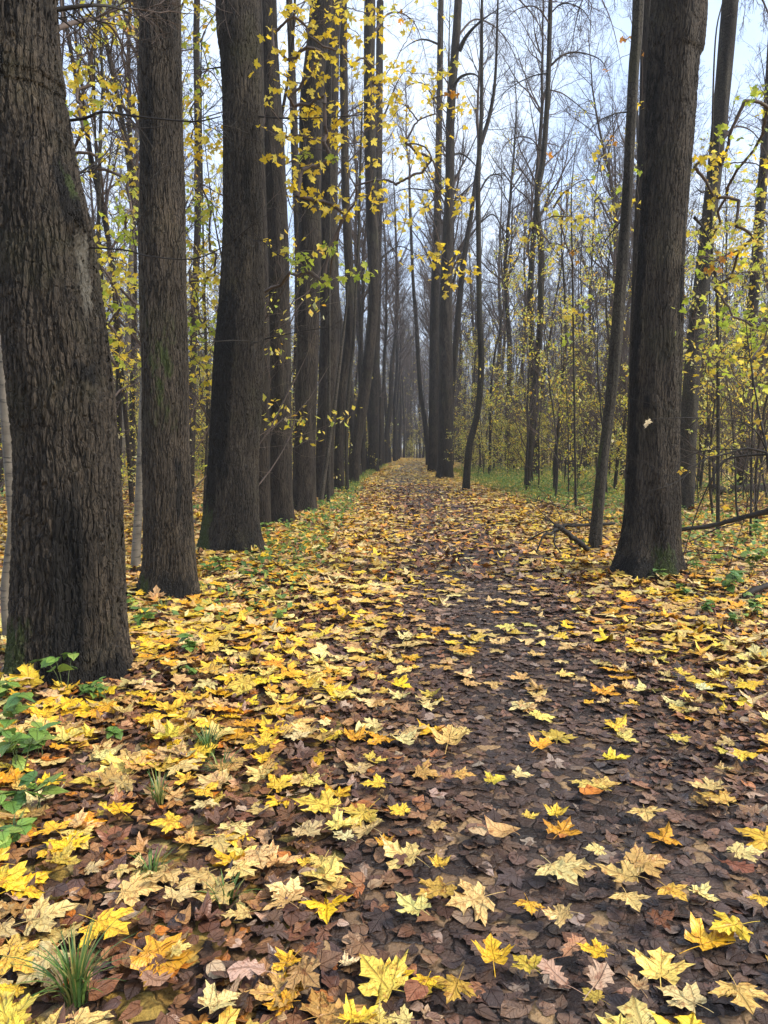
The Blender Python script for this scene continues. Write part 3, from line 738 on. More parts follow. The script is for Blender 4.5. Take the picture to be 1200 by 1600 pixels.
bough(5, [(500, 100, 0), (470, 130, -.5), (430, 110, -1), (400, 112, -1.4)], .02, .005, 32, 40, name='side_twig')

def twig_spray(hero, pts, r0, seed, n1=16, n2=7, n3=5, mat=None):
    """a long high bough that ends in a fine hanging net of twigs"""
    s = HERO[hero]; g = np.random.default_rng(seed + 1900)
    P = smooth_poly([at_depth(x, y, s['Y'] + dy) for x, y, dy in pts], 18); acc = Acc()
    Rr = np.linspace(r0, .004, 18)[None]; V, q = tubes(P[None], Rr, 6); acc.add(V, q)
    L = np.array([np.linalg.norm(np.diff(P, axis=0), axis=1).sum()])
    p, D, r, L1 = children(g, P[None], Rr, n1, .08, .99, 50, .38, L)
    P1, R1 = grow_level(g, p, D, L1, 9, -.03, .16, np.minimum(r * .5, .012), np.full(len(r), .003)); V, q = tubes(P1, R1, 4); acc.add(V, q)
    p, D, r, L2 = children(g, P1, R1, n2, .1, .99, 45, .5, L1)
    P2, R2 = grow_level(g, p, D, L2, 7, -.05, .20, np.minimum(r * .6, .006), np.full(len(r), .0024)); V, q = tubes(P2, R2, 3); acc.add(V, q)
    p, D, r, L3 = children(g, P2, R2, n3, .15, .99, 42, .55, L2)
    P3, R3 = grow_level(g, p, D, L3, 5, -.04, .24, r * .7, np.full(len(r), .002)); V, q = tubes(P3, R3, 3); acc.add(V, q)
    link("bough", mk_mesh("bough", np.concatenate(acc.V) - s['base'], np.concatenate(acc.Q)), mat or M_TWIG, s['root'])
twig_spray(14, [(716, -60, 0), (760, -40, -2), (830, 20, -5), (880, 120, -8)], .07, 1)
twig_spray(14, [(712, 60, 0), (745, 30, 1), (790, 60, 2), (830, 150, 2)], .06, 2)
twig_spray(13, [(861, -40, 0), (900, -60, -1), (950, 20, -2), (975, 120, -3)], .04, 3)
twig_spray(13, [(858, 140, 0), (885, 150, .4), (925, 190, .8), (940, 260, 1)], .03, 4)
twig_spray(13, [(850, 240, 0), (825, 215, .4), (790, 225, .8), (765, 290, 1)], .03, 5)
twig_spray(13, [(861, 40, 0), (835, 10, -.4), (795, 25, -.8), (765, 90, -1)], .03, 6)
twig_spray(19, [(1141, 10, 0), (1165, -30, -.5), (1200, 20, -1), (1215, 120, -1.5)], .04, 7)
twig_spray(19, [(1120, 240, 0), (1145, 200, .2), (1180, 210, .5), (1210, 270, .8)], .03, 8)
twig_spray(11, [(998, -20, 0), (960, -60, .5), (910, 0, 1), (890, 90, 1.5)], .025, 9)
twig_spray(8, [(578, 60, 0), (610, 20, .5), (650, 40, 1), (675, 130, 1.4)], .05, 10)
twig_spray(15, [(686, 170, 0), (660, 130, .5), (625, 150, 1), (610, 240, 1.4)], .05, 11)
twig_spray(0, [(50, 60, .1), (140, 30, .8), (180, 50, 2), (205, 110, 3)], .02, 12, 12, 6, 4)
twig_spray(25, [(308, 150, 0), (325, 110, .3), (350, 150, .6), (360, 230, .8)], .03, 13, 12, 6, 4)

# ------------------------------------------------------------------ maple saplings with individually built leaves
LEAFV = []     # shared leaf meshes (pale, tinted by the object's colour)
for k in range(8):
    g = np.random.default_rng(40 + k); acc = Acc()
    leaf_batch(acc, T_ML if k < 6 else T_MH, np.zeros((1, 3)), np.ones(1), np.zeros(1), np.zeros((1, 2)), np.ones((1, 3)) * .97, .28, .035, g)
    V = acc.V[0]; V -= V[0] * [1, 1, 1]; V[:, 1] += .3       # origin near the leaf stalk
    # stalk: a slim strip
    sv = np.array([(-.012, .02, 0), (.012, .02, 0), (.010, -.28, .03), (-.010, -.28, .03), (-.008, -.50, .10), (.008, -.50, .10)])
    n0 = len(V)
    me = mk_mesh("leaf", np.vstack([V, sv]), [(n0, n0 + 1, n0 + 2, n0 + 3), (n0 + 3, n0 + 2, n0 + 5, n0 + 4)], np.concatenate(acc.T),
                 np.vstack([acc.U[0], np.full((6, 2), .3)]), {'col': np.ones((n0 + 6, 3)) * .97}, smooth=True)
    me.materials.append(M_HANG); LEAFV.append(me)

CY = dict(y=[(.93, .74, .06), (.94, .79, .14), (.90, .66, .05)], g=[(.46, .56, .06), (.56, .62, .09), (.36, .48, .06)], m=[(.76, .70, .11), (.82, .66, .08), (.62, .64, .10)],
          o=[(.66, .34, .03), (.62, .28, .03)], p=[(.70, .62, .25), (.66, .55, .14)])

def maple_sapling(name, label, stem_pts, stemY, clusters, depth_fn, leaf_px, seed, group, cat='tree', stem_r=.03, mat=M_THIN, cap=290, top_extra=0):
    """stem_pts: (px,py) rows from base up; clusters: (px,py,n,rad_px,colour key)"""
    g = np.random.default_rng(seed)
    b = at_ground(*stem_pts[0]) if stemY is None else None
    Y0 = b[1] if b is not None else stemY
    S = np.array([at_depth(x, y, Y0) for x, y in stem_pts]); S[0, 2] = -.1
    if top_extra: S = np.vstack([S, S[-1] + [0.1, 0, top_extra]])
    S = smooth_poly(S, 30); base = np.array([S[0, 0], S[0, 1], 0])
    Rr = np.linspace(stem_r, stem_r * .25, 30)
    root = thing(name, base, label, cat, group)
    V, q = tubes(S[None], Rr[None], 8); link("trunk", mk_mesh("trunk", V - base, q, smooth=True), mat, root)
    cl = []
    for c in clusters:
        px, py, n, rad = c[:4]; key = c[4] if len(c) > 4 else 'y'
        Yc = depth_fn(px, py) + g.normal(0, .25)
        cl.append((at_depth(px, py, Yc), n, rad, key))
    # minimum spanning growth from the stem
    nodes = [p for p in S[3:]]; par = [None] * len(nodes); isn = len(nodes)
    left = list(range(len(cl))); links = []; cnt = {}
    pos = [c[0] for c in cl]
    while left:
        A = np.array([pos[i] for i in left]); B = np.array(nodes)
        d = np.linalg.norm(A[:, None] - B[None], axis=2)
        # prefer attachments that come from below/inside
        d = d + .35 * np.maximum(0, B[None, :, 2] - A[:, None, 2])
        i, j = np.unravel_index(d.argmin(), d.shape)
        ci = left.pop(i)
        links.append((j, len(nodes), nodes[j], pos[ci])); nodes.append(pos[ci]); par.append(j)
    load = np.ones(len(nodes))
    for k in range(len(nodes) - 1, isn - 1, -1):
        if par[k] is not None: load[par[k]] += load[k]
    acc = Acc()
    for (j, k, a, bb) in links:
        L = np.linalg.norm(bb - a); t = np.linspace(0, 1, 9)[:, None]
        P = a * (1 - t) + bb * t
        P[:, 2] += (np.sin(t * math.pi)[:, 0]) * L * g.uniform(.02, .14)
        P[1:-1] += g.normal(0, L * .012, (7, 3))
        r = min(stem_r * .5, .0024 * math.sqrt(load[k]) + .0012)
        V, q = tubes(P[None], np.linspace(r * 1.25, r, 9)[None], 5); acc.add(V, q)
    leaves = []
    for (c, n, rad, key) in cl:
        zd = zdepth(c); rm = rad / F * zd
        pal = np.array(CY[key])
        for _ in range(int(round(n * 2.0))):
            p = c + g.normal(0, 1, 3) * [rm * .95, rm * 1.2, rm * .62]
            sz = leaf_px / F * zd * g.uniform(.45, .9) / 1.7
            leaves.append((p, sz, pal[g.integers(len(pal))] * g.uniform(.85, 1.1)))
            t = np.linspace(0, 1, 4)[:, None]
            P = c * (1 - t) + (p + [0, 0, sz * .2]) * t; P[1:3, 2] += rm * .15
            V, q = tubes(P[None], np.full((1, 4), .0013), 3); acc.add(V, q)
    V = np.concatenate(acc.V) - base
    link("branches", mk_mesh("branches", V, np.concatenate(acc.Q)), M_TWIG, root)
    leaves.sort(key=lambda l: -l[1] / zdepth(l[0]))
    for (p, sz, col) in leaves[:cap]:
        o = link("leaf", LEAFV[g.integers(6)], None, root, p - base,
                 (g.normal(-.75, .5), g.normal(0, .45), g.uniform(0, 6.28)), sz)
        o.color = (*[min(1, float(x)) for x in col], 1)
    if len(leaves) > cap:
        ex = leaves[cap:]; la = Acc(); m = len(ex)
        leaf_batch(la, T_ML, np.array([l[0] for l in ex]) - base, np.array([l[1] for l in ex]), g.uniform(0, 6.28, m), np.stack([g.normal(-.75, .5, m), g.normal(0, .45, m)], 1), np.array([l[2] for l in ex]), .28, .035, g)
        tag(link("small_leaves", la.mesh("small_leaves", True), M_HANG, root), kind='stuff')
    return root

G_SAP = "young maples still holding yellow leaves"
A1 = [(466,17,7,22),(479,42,5,12),(522,14,7,18),(557,17,7,20,'m'),(585,35,6,14),(426,47,1,3),(519,61,4,8),(505,84,5,13),(533,84,4,8),(463,91,5,12),(487,117,2,5),(505,119,3,9),(550,105,3,8),(582,108,8,16),(585,150,6,12),
      (417,163,1,2),(486,175,7,14),(508,150,2,5),(526,189,3,6),(519,210,4,10),(487,217,2,6),(473,241,3,7,'g'),(519,248,2,6,'g'),(431,248,3,9),(480,266,7,13),(571,220,3,8),(456,294,4,8),(491,315,5,12),(508,325,2,6),(575,308,4,12),
      (540,336,3,6),(438,394,3,10,'m'),(459,404,5,12,'g'),(477,423,5,12,'g'),(515,388,4,8,'g'),(505,441,7,16,'g'),(547,429,5,12,'g'),(578,427,4,12,'g'),(447,215,3,7),(452,130,3,8),(412,200,1,3),(548,60,3,10)]
_g = np.random.default_rng(4)
A1 += [(float(_g.uniform(415, 600)), float(_g.uniform(0, 330)), 2, 16) for _ in range(60)]
maple_sapling("maple_sapling", "slender young maple rising behind the black-stained trunk, its yellow sprays hanging before the left row",
              [(378, 845), (380, 600), (384, 300), (390, 60)], 12.6, A1, lambda x, y: 9.6 + (x - 480) * .004, 21, 71, G_SAP, stem_r=.045, top_extra=1.0)
A2 = [(617,14,3,6,'m'),(633,30,2,5,'o'),(617,98,6,11),(645,115,11,18),(676,119,6,10,'m'),(610,189,6,14),(620,154,5,8),(641,171,3,6),(676,154,5,9,'y'),(704,150,5,7,'o'),(722,164,9,12),(634,224,5,11),(652,241,8,14),(617,241,3,8),(589,322,3,8),
      (641,318,8,15),(669,322,6,9),(704,311,6,12),(732,318,5,11),(638,350,5,9),(687,381,2,5),(645,406,7,14),(676,402,6,10),(708,416,9,18),(732,427,5,10),(697,448,8,14),(610,345,3,8),(660,270,3,9),(600,120,4,10),(640,55,3,8)]
A2 += [(float(_g.uniform(590, 710)), float(_g.uniform(0, 300)), 2, 16, 'ym'[i % 2]) for i in range(26)]
maple_sapling("maple_sapling", "young maple behind the left row reaching golden sprays over the middle of the path",
              [(513, 778), (514, 600), (515, 350), (518, 80)], 19.5, A2, lambda x, y: 12.0 + (700 - x) * .008, 17, 72, G_SAP, stem_r=.05, top_extra=2.0)
A3 = [(1122,210,4,9,'g'),(1188,136,4,10,'g'),(1164,157,5,11,'g'),(1199,168,4,9,'m'),(1101,245,7,13),(1125,248,7,12),(1115,308,4,10,'y'),(1150,353,7,14,'m'),(1178,371,5,10),(1087,367,7,13,'m'),(1097,402,8,16,'g'),(1125,409,5,10,'o'),
      (1157,392,5,11,'y'),(1115,451,4,10,'m'),(1143,434,6,11,'m'),(1136,507,9,16,'g'),(1167,490,12,20,'g'),(1192,507,7,12,'g'),(1150,535,5,12,'m'),(1084,262,3,7,'m'),(1195,430,5,12,'m'),(1188,540,6,14,'g'),(1175,560,5,12,'y'),(1125,560,4,12,'m')]
A3 += [(float(_g.uniform(1080, 1200)), float(_g.uniform(200, 640)), 3, 18, 'ggmy'[i % 4]) for i in range(30)]
maple_sapling("maple_sapling", "green-yellow young maple with thin stem between the large right tree and the right edge",
              [(1122, 835), (1122, 600), (1120, 455), (1112, 385), (1113, 200), (1118, 60)], None, A3, lambda x, y: 8.6 + (x - 1120) * .004, 20, 73, G_SAP, stem_r=.035, top_extra=.6)
A4 = [(957,213,2,5,'o'),(943,238,6,10),(929,280,3,8),(887,297,2,6),(957,297,7,16,'g'),(929,315,4,10,'m'),(971,318,5,10,'m'),(996,318,5,9),(884,339,4,8,'m'),(898,346,7,12,'m'),(929,339,5,10,'m'),(865,325,3,7,'m'),(831,353,4,9,'m'),(810,367,3,7,'y'),
      (859,381,4,9,'m'),(894,394,3,9,'o'),(926,388,3,9,'m'),(950,367,4,9,'g'),(950,451,4,10,'m'),(915,472,4,9,'g'),(898,486,6,11,'y'),(877,532,5,10,'g'),(852,245,2,5,'o'),(807,402,3,8,'y'),(943,112,1,3,'o'),(974,60,2,5,'o'),(1003,78,1,3,'o'),(1000,262,4,8,'g'),(1003,160,2,5,'y'),(965,500,4,10,'m'),(860,420,3,9)]
maple_sapling("maple_sapling", "thin young maple with scattered leaves between the wavy stem and the slender grey trunk",
              [(900, 800), (897, 600), (894, 400), (893, 300)], None, A4, lambda x, y: 12.5 + (900 - x) * .005, 17, 74, G_SAP, stem_r=.03, top_extra=1.2)
A5 = [(168,35,6,12),(192,35,3,6,'o'),(147,66,3,8),(122,115,9,13),(140,112,6,10,'m'),(122,140,5,9,'y'),(168,122,5,10,'y'),(175,133,4,8,'m'),(206,157,5,9,'y'),(171,164,7,12,'y'),(122,168,4,7,'y'),(129,203,5,9,'y'),(189,224,4,9,'y'),(196,280,4,9,'m'),
      (196,297,4,9,'m'),(196,336,8,13,'g'),(196,367,6,10,'g'),(175,441,14,20,'m'),(196,430,8,11,'m'),(160,250,4,9,'m'),(165,400,5,12,'m'),(190,480,6,14,'g'),(180,520,6,14,'m'),(200,560,4,10,'y')]
A5 += [(float(_g.uniform(110, 215)), float(_g.uniform(20, 600)), 3, 18, 'ymmg'[i % 4]) for i in range(34)]
maple_sapling("maple_sapling", "young maple filling the gap right of the thickest trunk with yellow and green leaves",
              [(157, 880), (165, 600), (162, 480), (150, 250), (148, 60)], 11, A5, lambda x, y: 8.4, 21, 75, G_SAP, stem_r=.03, top_extra=.6)
A6 = [(304,10,5,9),(301,63,6,11),(308,119,3,8),(304,199,4,9),(297,224,7,12),(322,224,9,13,'y'),(339,231,6,9,'y'),(308,245,5,10),(304,280,4,10,'m'),(308,315,6,10,'g'),(308,346,5,10,'g'),(329,329,4,9,'g'),(320,440,8,16,'m'),(335,430,6,12,'y'),(310,500,9,16,'g'),(330,520,7,14,'g'),(300,560,6,12,'m'),(318,600,5,14,'m')]
A6 += [(float(_g.uniform(292, 340)), float(_g.uniform(20, 640)), 3, 14, 'ymmg'[i % 4]) for i in range(30)]
maple_sapling("maple_sapling", "young maple with a flat yellow spray between the second and third left trunks",
              [(318, 850), (324, 640), (318, 400), (314, 100)], 14, A6, lambda x, y: 10.6, 18, 76, G_SAP, stem_r=.03, top_extra=.6)

# ------------------------------------------------------------------ wood behind: kinds of trees
def make_kind(seed, H, r, n1, n2, n3, n4, first, ang1, len1, up, nleaf=0, lsize=.09, pw=None, minr=.003):
    acc, out = crown_system(seed, H, r, n1, n2, n3, n4, first, ang1, len1, up, minr)
    # the leader (first 22*7 verts) is the trunk, everything else the crown
    V = np.concatenate(acc.V); Q = np.concatenate(acc.Q); nt_ = 22 * 7
    tm = mk_mesh("trunk", V[:nt_] - [0, 0, .15], Q[(Q < nt_).all(1)], smooth=True); tm.materials.append(M_BARK if r > .06 else M_THIN)
    cm = mk_mesh("crown", V[nt_:], Q[(Q >= nt_).all(1)] - nt_); cm.materials.append(M_TWIG)
    lm = None
    if nleaf:
        g = np.random.default_rng(seed + 7)
        la = leaves_on(g, out, nleaf, lsize, ZOS, pw or [4, 4, 3, 2, 1, 2], QUADLEAF, .075, .4)
        lm = la.mesh("leaves"); lm.materials.append(M_FAR)
    return (tm, cm, lm)

KIND = {}
KIND['tall'] = [make_kind(200 + i, 21 + i, .17 + .02 * i, 30, 9, 6, 2, .40, 40, .24, .10) for i in range(4)]
KIND['pole'] = [make_kind(220 + i, 11 + 1.5 * i, .05 + .008 * i, 30, 7, 4, 2, .16, 50, .20, .06, 160 * (i % 2), .10) for i in range(4)]
KIND['thin'] = [make_kind(240 + i, 5.5 + i, .024 + .004 * i, 22, 6, 4, 0, .08, 48, .30, .04, 420 + 60 * i, .095, minr=.0022) for i in range(4)]
KIND['bush'] = [make_kind(260 + i, 2.6 + .5 * i, .016, 20, 6, 4, 0, .04, 58, .50, .02, 800, .085, [3, 4, 5, 4, 1, 3], minr=.002) for i in range(4)]
NAMES = dict(tall='tall_tree', pole='young_tree', thin='sapling', bush='shrub')
TRI = {}

def place_kind(kind, x, y, sc, rz, label, group, cat, kleaf=True, tilt=0.0, tiltd=0.0):
    i = int(rng.integers(len(KIND[kind]))); tm, cm, lm = KIND[kind][i]
    z = float(gz(x, y))
    root = thing(NAMES[kind], (x, y, z), label, cat, group, rz)
    root.rotation_euler = (tilt * math.cos(tiltd), tilt * math.sin(tiltd), rz)
    root.scale = (sc, sc, sc)
    link("trunk", tm, None, root); link("crown", cm, None, root)
    if lm is not None and kleaf: link("leaves", lm, None, root)
    return root

placed = [(x, y, max(r, .3)) for x, y, r in TREE_AT]
def free(x, y, d):
    return all((x - a) ** 2 + (y - b) ** 2 > (d + c) ** 2 for a, b, c in placed)
def inview(x, y, m=1.0):
    return y > 2 and abs(x) < .535 * y + m

LAB = {
 ('tall', 'L', 0): ("tall bare trunk standing in the wood close behind the left row", "nearer tall trees of the left wood"),
 ('tall', 'L', 1): ("tall bare tree deep in the wood left of the path", "distant tall trees of the left wood"),
 ('tall', 'R', 0): ("tall bare trunk in the nearer part of the wood on the right", "nearer tall trees of the right wood"),
 ('tall', 'R', 1): ("tall bare tree deep in the wood on the right", "distant tall trees of the right wood"),
 ('pole', 'L', 0): ("thin straight young tree just behind the left row", "nearer young trees of the left wood"),
 ('pole', 'L', 1): ("thin young tree far back in the left wood", "distant young trees of the left wood"),
 ('pole', 'R', 0): ("thin straight bare young tree in the right wood beyond the open ground", "nearer young trees of the right wood"),
 ('pole', 'R', 1): ("thin bare young tree far back in the right wood", "distant young trees of the right wood"),
 ('thin', 'L', 0): ("whip-thin sapling with a few yellow leaves behind the left row", "nearer saplings of the left wood"),
 ('thin', 'L', 1): ("whip-thin sapling far back in the left wood", "distant saplings of the left wood"),
 ('thin', 'R', 0): ("whip-thin sapling with small yellow leaves near the right side of the path", "nearer saplings of the right wood"),
 ('thin', 'R', 1): ("whip-thin sapling far back in the right wood", "distant saplings of the right wood"),
 ('bush', 'L', 0): ("low yellow-green leafy shrub behind the left row", "nearer shrubs of the left wood"),
 ('bush', 'L', 1): ("yellow-green leafy shrub far back in the left wood", "distant shrubs of the left wood"),
 ('bush', 'R', 0): ("yellow-green leafy shrub at the near edge of the right wood", "nearer shrubs of the right wood"),
 ('bush', 'R', 1): ("yellow-green leafy shrub far back in the right wood", "distant shrubs of the right wood"),
}
def scatter(kind, side, n, ylo, yhi, off, gap, scl=(.85, 1.15), power=1.0, split=28, xmax=60):
    k = 0; tries = 0
    while k < n and tries < n * 60:
        tries += 1
        y = ylo + (yhi - ylo) * rng.uniform() ** power
        cx = float(path_x(y)); 
        lim = .535 * y + 1.5
        if side == 'L': lo, hi = max(-lim, -xmax), cx - off
        else: lo, hi = cx + off, min(lim, xmax)
        if hi <= lo: continue
        x = rng.uniform(lo, hi)
        if not free(x, y, gap): continue
        placed.append((x, y, gap * .5)); k += 1
        lb, gr = LAB[(kind, side, int(y > split))]
        rt = place_kind(kind, x, y, rng.uniform(*scl), rng.uniform(0, 6.28), lb, gr, 'shrub' if kind == 'bush' else 'tree', tilt=abs(rng.normal(0, .04)), tiltd=rng.uniform(0, 6.28))
        if y <= split: NEAR.append((kind, rt, x, y))

LAND = [(-40, None, "the left picture edge"), (110, None, "the thickest trunk"), (264, None, "the second trunk"), (362, None, "the black-stained trunk"), (438, None, "the even brown trunk"), (475, None, "the dark bent trunk"), (553, None, "the curved leaning trunk"),
        (583, None, "the path"), (695, None, "the tight group"), (730, None, "the bowed stem"), (823, None, "the wavy stem"), (930, None, "the slender grey trunk"), (1010, None, "the large right tree"), (1071, None, "the leaning greyish trunk"), (1158, None, "the right edge"), (1400, None, "the right edge")]
NEAR = []
def label_near():
    gaps = {}
    for kind, root, x, y in NEAR:
        px = project(np.array([[x, y, 1.0]]))[0, 0]
        if not -40 < px < 1240: continue
        j = max(i for i, l in enumerate(LAND) if l[0] <= px); j = min(j, len(LAND) - 2)
        gaps.setdefault((kind, j), []).append((px, root))
    word = dict(tall='tall bare tree', pole='thin straight young tree', thin='whip-thin sapling', bush='yellow-green leafy shrub')
    word['pole'] = 'thin young tree'
    num = ['first', 'second', 'third', 'fourth', 'fifth', 'sixth', 'seventh', 'eighth', 'ninth', 'tenth', 'eleventh', 'twelfth', 'thirteenth', 'fourteenth', 'fifteenth']
    for (kind, j), L in gaps.items():
        L.sort(key=lambda t: t[0]); a, b_ = LAND[j][2], LAND[j + 1][2]
        where = "between %s and %s" % (a, b_) if a != b_ else "at %s" % a
        for i, (px, root) in enumerate(L):
            root['label'] = ("%s %s" % (word[kind], where)) + ("" if len(L) == 1 else ", %s from left" % num[min(i, 14)])

# the two rows go on beyond the measured trunks
for side, y0, off in (('L', 36, 2.35), ('R', 42, 1.75)):
    y = y0; k = 0
    while y < 105:
        x = float(path_x(y)) + (-off if side == 'L' else off) + rng.normal(0, .15)
        placed.append((x, y, .6))
        place_kind('tall', x, y, rng.uniform(.95, 1.2), rng.uniform(0, 6.28),
                   "tall trunk far down the %s row, near the vanishing end of the path" % ('left' if side == 'L' else 'right'),
                   "far trunks of the %s row" % ('left' if side == 'L' else 'right'), 'tree')
        y += rng.uniform(3.4, 5.0) * (1 + (y - y0) / 60)
scatter('tall', 'L', 10, 13, 70, 3.4, .9)
scatter('tall', 'R', 6, 30, 50, 4.0, 1.2)
scatter('tall', 'R', 14, 40, 95, 3.6, 1.2, split=55)
scatter('pole', 'L', 56, 12, 75, 3.2, .4)
scatter('pole', 'R', 28, 22, 40, 4.0, .4, split=40)
scatter('pole', 'R', 70, 34, 90, 3.6, .4, split=40)
scatter('thin', 'L', 60, 10, 55, 3.0, .3)
scatter('thin', 'R', 50, 19, 60, 3.4, .3, split=32)
scatter('bush', 'L', 46, 14, 60, 3.0, .5)
scatter('bush', 'R', 40, 21, 75, 3.2, .5, split=34)
scatter('thin', 'R', 5, 11, 18, 4.6, .4)
scatter('bush', 'R', 3, 13, 20, 5.4, .5)

label_near()

# the far wood that reads as one mass of stems, twigs and small leaves
def far_wood():
    """more trees of the same kinds, too far off to tell apart: one object, placed by geometry nodes"""
    g = np.random.default_rng(5); pts = []; kd = []
    srcs = []
    for kind, w_ in (('tall', 190), ('pole', 1300), ('thin', 500), ('bush', 420)):
        ys_ = dict(tall=(70, 190), pole=(45, 170), thin=(40, 110), bush=(40, 130))[kind]
        y = g.uniform(*ys_, w_); x = g.uniform(-1, 1, w_) * (.60 * y + 8)
        ok = (np.abs(x - path_x(y)) > np.where(y < 92, 3.2, np.where(y < 104, 1.6, 0)))
        x, y = x[ok], y[ok]; ks = g.integers(0, 4, len(x)) + 4 * len(srcs)
        pts.append(np.stack([x, y, gz(x, y) - .1], 1)); kd.append(ks); srcs.append(kind)
    y = g.uniform(102, 150, 110); x = path_x(y) + g.uniform(-5, 5, 110)
    pts.append(np.stack([x, y, gz(x, y) - .1], 1)); kd.append(np.where(g.uniform(0, 1, 110) < .4, g.integers(4, 8, 110), np.where(g.uniform(0, 1, 110) < .5, g.integers(0, 4, 110), g.integers(8, 16, 110))))
    P = np.concatenate(pts); K = np.concatenate(kd)
    me = bpy.data.meshes.new("distant_wood"); me.from_pydata([tuple(map(float, p)) for p in P], [], [])
    a = me.attributes.new('kind_no', 'INT', 'POINT'); a.data.foreach_set('value', K.astype(np.int32))
    a = me.attributes.new('turn', 'FLOAT_VECTOR', 'POINT'); a.data.foreach_set('vector', np.stack([g.normal(0, .03, len(P)), g.normal(0, .03, len(P)), g.uniform(0, 6.28, len(P))], 1).astype(np.float32).ravel())
    a = me.attributes.new('size', 'FLOAT', 'POINT'); a.data.foreach_set('value', g.uniform(.75, 1.2, len(P)).astype(np.float32))
    ng = bpy.data.node_groups.new("distant_wood", 'GeometryNodeTree')
    ng.interface.new_socket("Geometry", in_out='INPUT', socket_type='NodeSocketGeometry'); ng.interface.new_socket("Geometry", in_out='OUTPUT', socket_type='NodeSocketGeometry')
    N = ng.nodes.new; Lk = ng.links.new
    gi = N('NodeGroupInput'); go = N('NodeGroupOutput'); join = N('GeometryNodeJoinGeometry')
    def attr(name, t):
        n = N('GeometryNodeInputNamedAttribute'); n.data_type = t; n.inputs[0].default_value = name
        return next(o for o in n.outputs if o.enabled and o.name == 'Attribute')
    ak, at_, asz = attr('kind_no', 'INT'), attr('turn', 'FLOAT_VECTOR'), attr('size', 'FLOAT')
    for k in range(16):
        ms = [m for m in KIND[srcs[k // 4]][k % 4] if m is not None]
        for m in ms:
            src = next(o for o in SC.objects if o.data is m)       # a tree standing in the nearer wood
            oi = N('GeometryNodeObjectInfo'); oi.inputs['Object'].default_value = src; oi.transform_space = 'ORIGINAL'
            cmp_ = N('FunctionNodeCompare'); cmp_.data_type = 'INT'; cmp_.operation = 'EQUAL'
            ins = [i_ for i_ in cmp_.inputs if i_.enabled]; Lk(ak, ins[0]); ins[1].default_value = k
            ip = N('GeometryNodeInstanceOnPoints'); Lk(gi.outputs[0], ip.inputs['Points']); Lk(cmp_.outputs[0], ip.inputs['Selection'])
            Lk(oi.outputs['Geometry'], ip.inputs['Instance']); Lk(at_, ip.inputs['Rotation']); Lk(asz, ip.inputs['Scale'])
            Lk(ip.outputs[0], join.inputs[0])
    Lk(join.outputs[0], go.inputs[0])
    o = link("distant_wood", me); md = o.modifiers.new("distant_wood", 'NODES'); md.node_group = ng
    tag(o, "grey mass of countless bare stems and twigs closing the view behind all other trees", "wood", kind='stuff')
    m = 9000
    y = 35 + 75 * g.uniform(0, 1, m); x = g.uniform(-1, 1, m) * (.56 * y + 2)
    ok = np.abs(x - path_x(y)) > 3.0; x, y = x[ok], y[ok]; m = len(x)
    # clumped in sprays
    cen = g.integers(0, m, m // 16)
    ci = g.choice(cen, m)
    z = np.abs(g.normal(0, 1, m)) * 2.4 + .2
    pos = np.stack([x[ci] + g.normal(0, .6, m), y[ci] + g.normal(0, .6, m), z[ci] + g.normal(0, .35, m)], 1)
    acc = Acc()
    leaf_batch(acc, QUADLEAF, pos, g.uniform(.10, .2, m), g.uniform(0, 6.28, m), np.stack([g.normal(-.5, .6, m), g.normal(0, .5, m)], 1), pick(ZOS, m, [3, 4, 4, 3, 1, 3], g), .3, .02, g)
    o = link("distant_foliage", acc.mesh("distant_foliage"), M_FAR)
    tag(o, "haze of tiny yellow-green leaves low between the far stems", "foliage", kind='stuff')
far_wood()

# ------------------------------------------------------------------ leaf litter
def dens_pick(n_try, xr, yr, fn, g):
    x = g.uniform(*xr, n_try); y = g.uniform(*yr, n_try)
    # cull to the view with a margin
    keep = (np.abs(x) < .56 * np.maximum(y, 0) + 1.6) & (g.uniform(0, 1, n_try) < fn(x, y))
    for (a, b, r) in TREE_AT:
        keep &= (x - a) ** 2 + (y - b) ** 2 > (r * .82) ** 2
    return x[keep], y[keep]
def lateral(x, y): return (x - path_x(y))
def patch(x, y):
    return .5 + .25 * np.sin(x * 2.1 + 1.3 * np.sin(y * .9)) + .25 * np.sin(y * 1.7 + 1.1 * np.sin(x * 1.6 + 2))
def yfrac(x, y):
    u = lateral(x, y)
    s = np.where(u < 0, np.clip((-u - .5) / 1.1, 0, 1), np.clip((u - .7) / .8, 0, 1))
    f = .12 + .26 * np.clip((y - 3.5) / 14, 0, 1) + .25 * np.clip((y - 24) / 20, 0, 1)
    return np.clip(f + (1 - f) * s * (.52 + .78 * patch(x, y)), 0, 1)

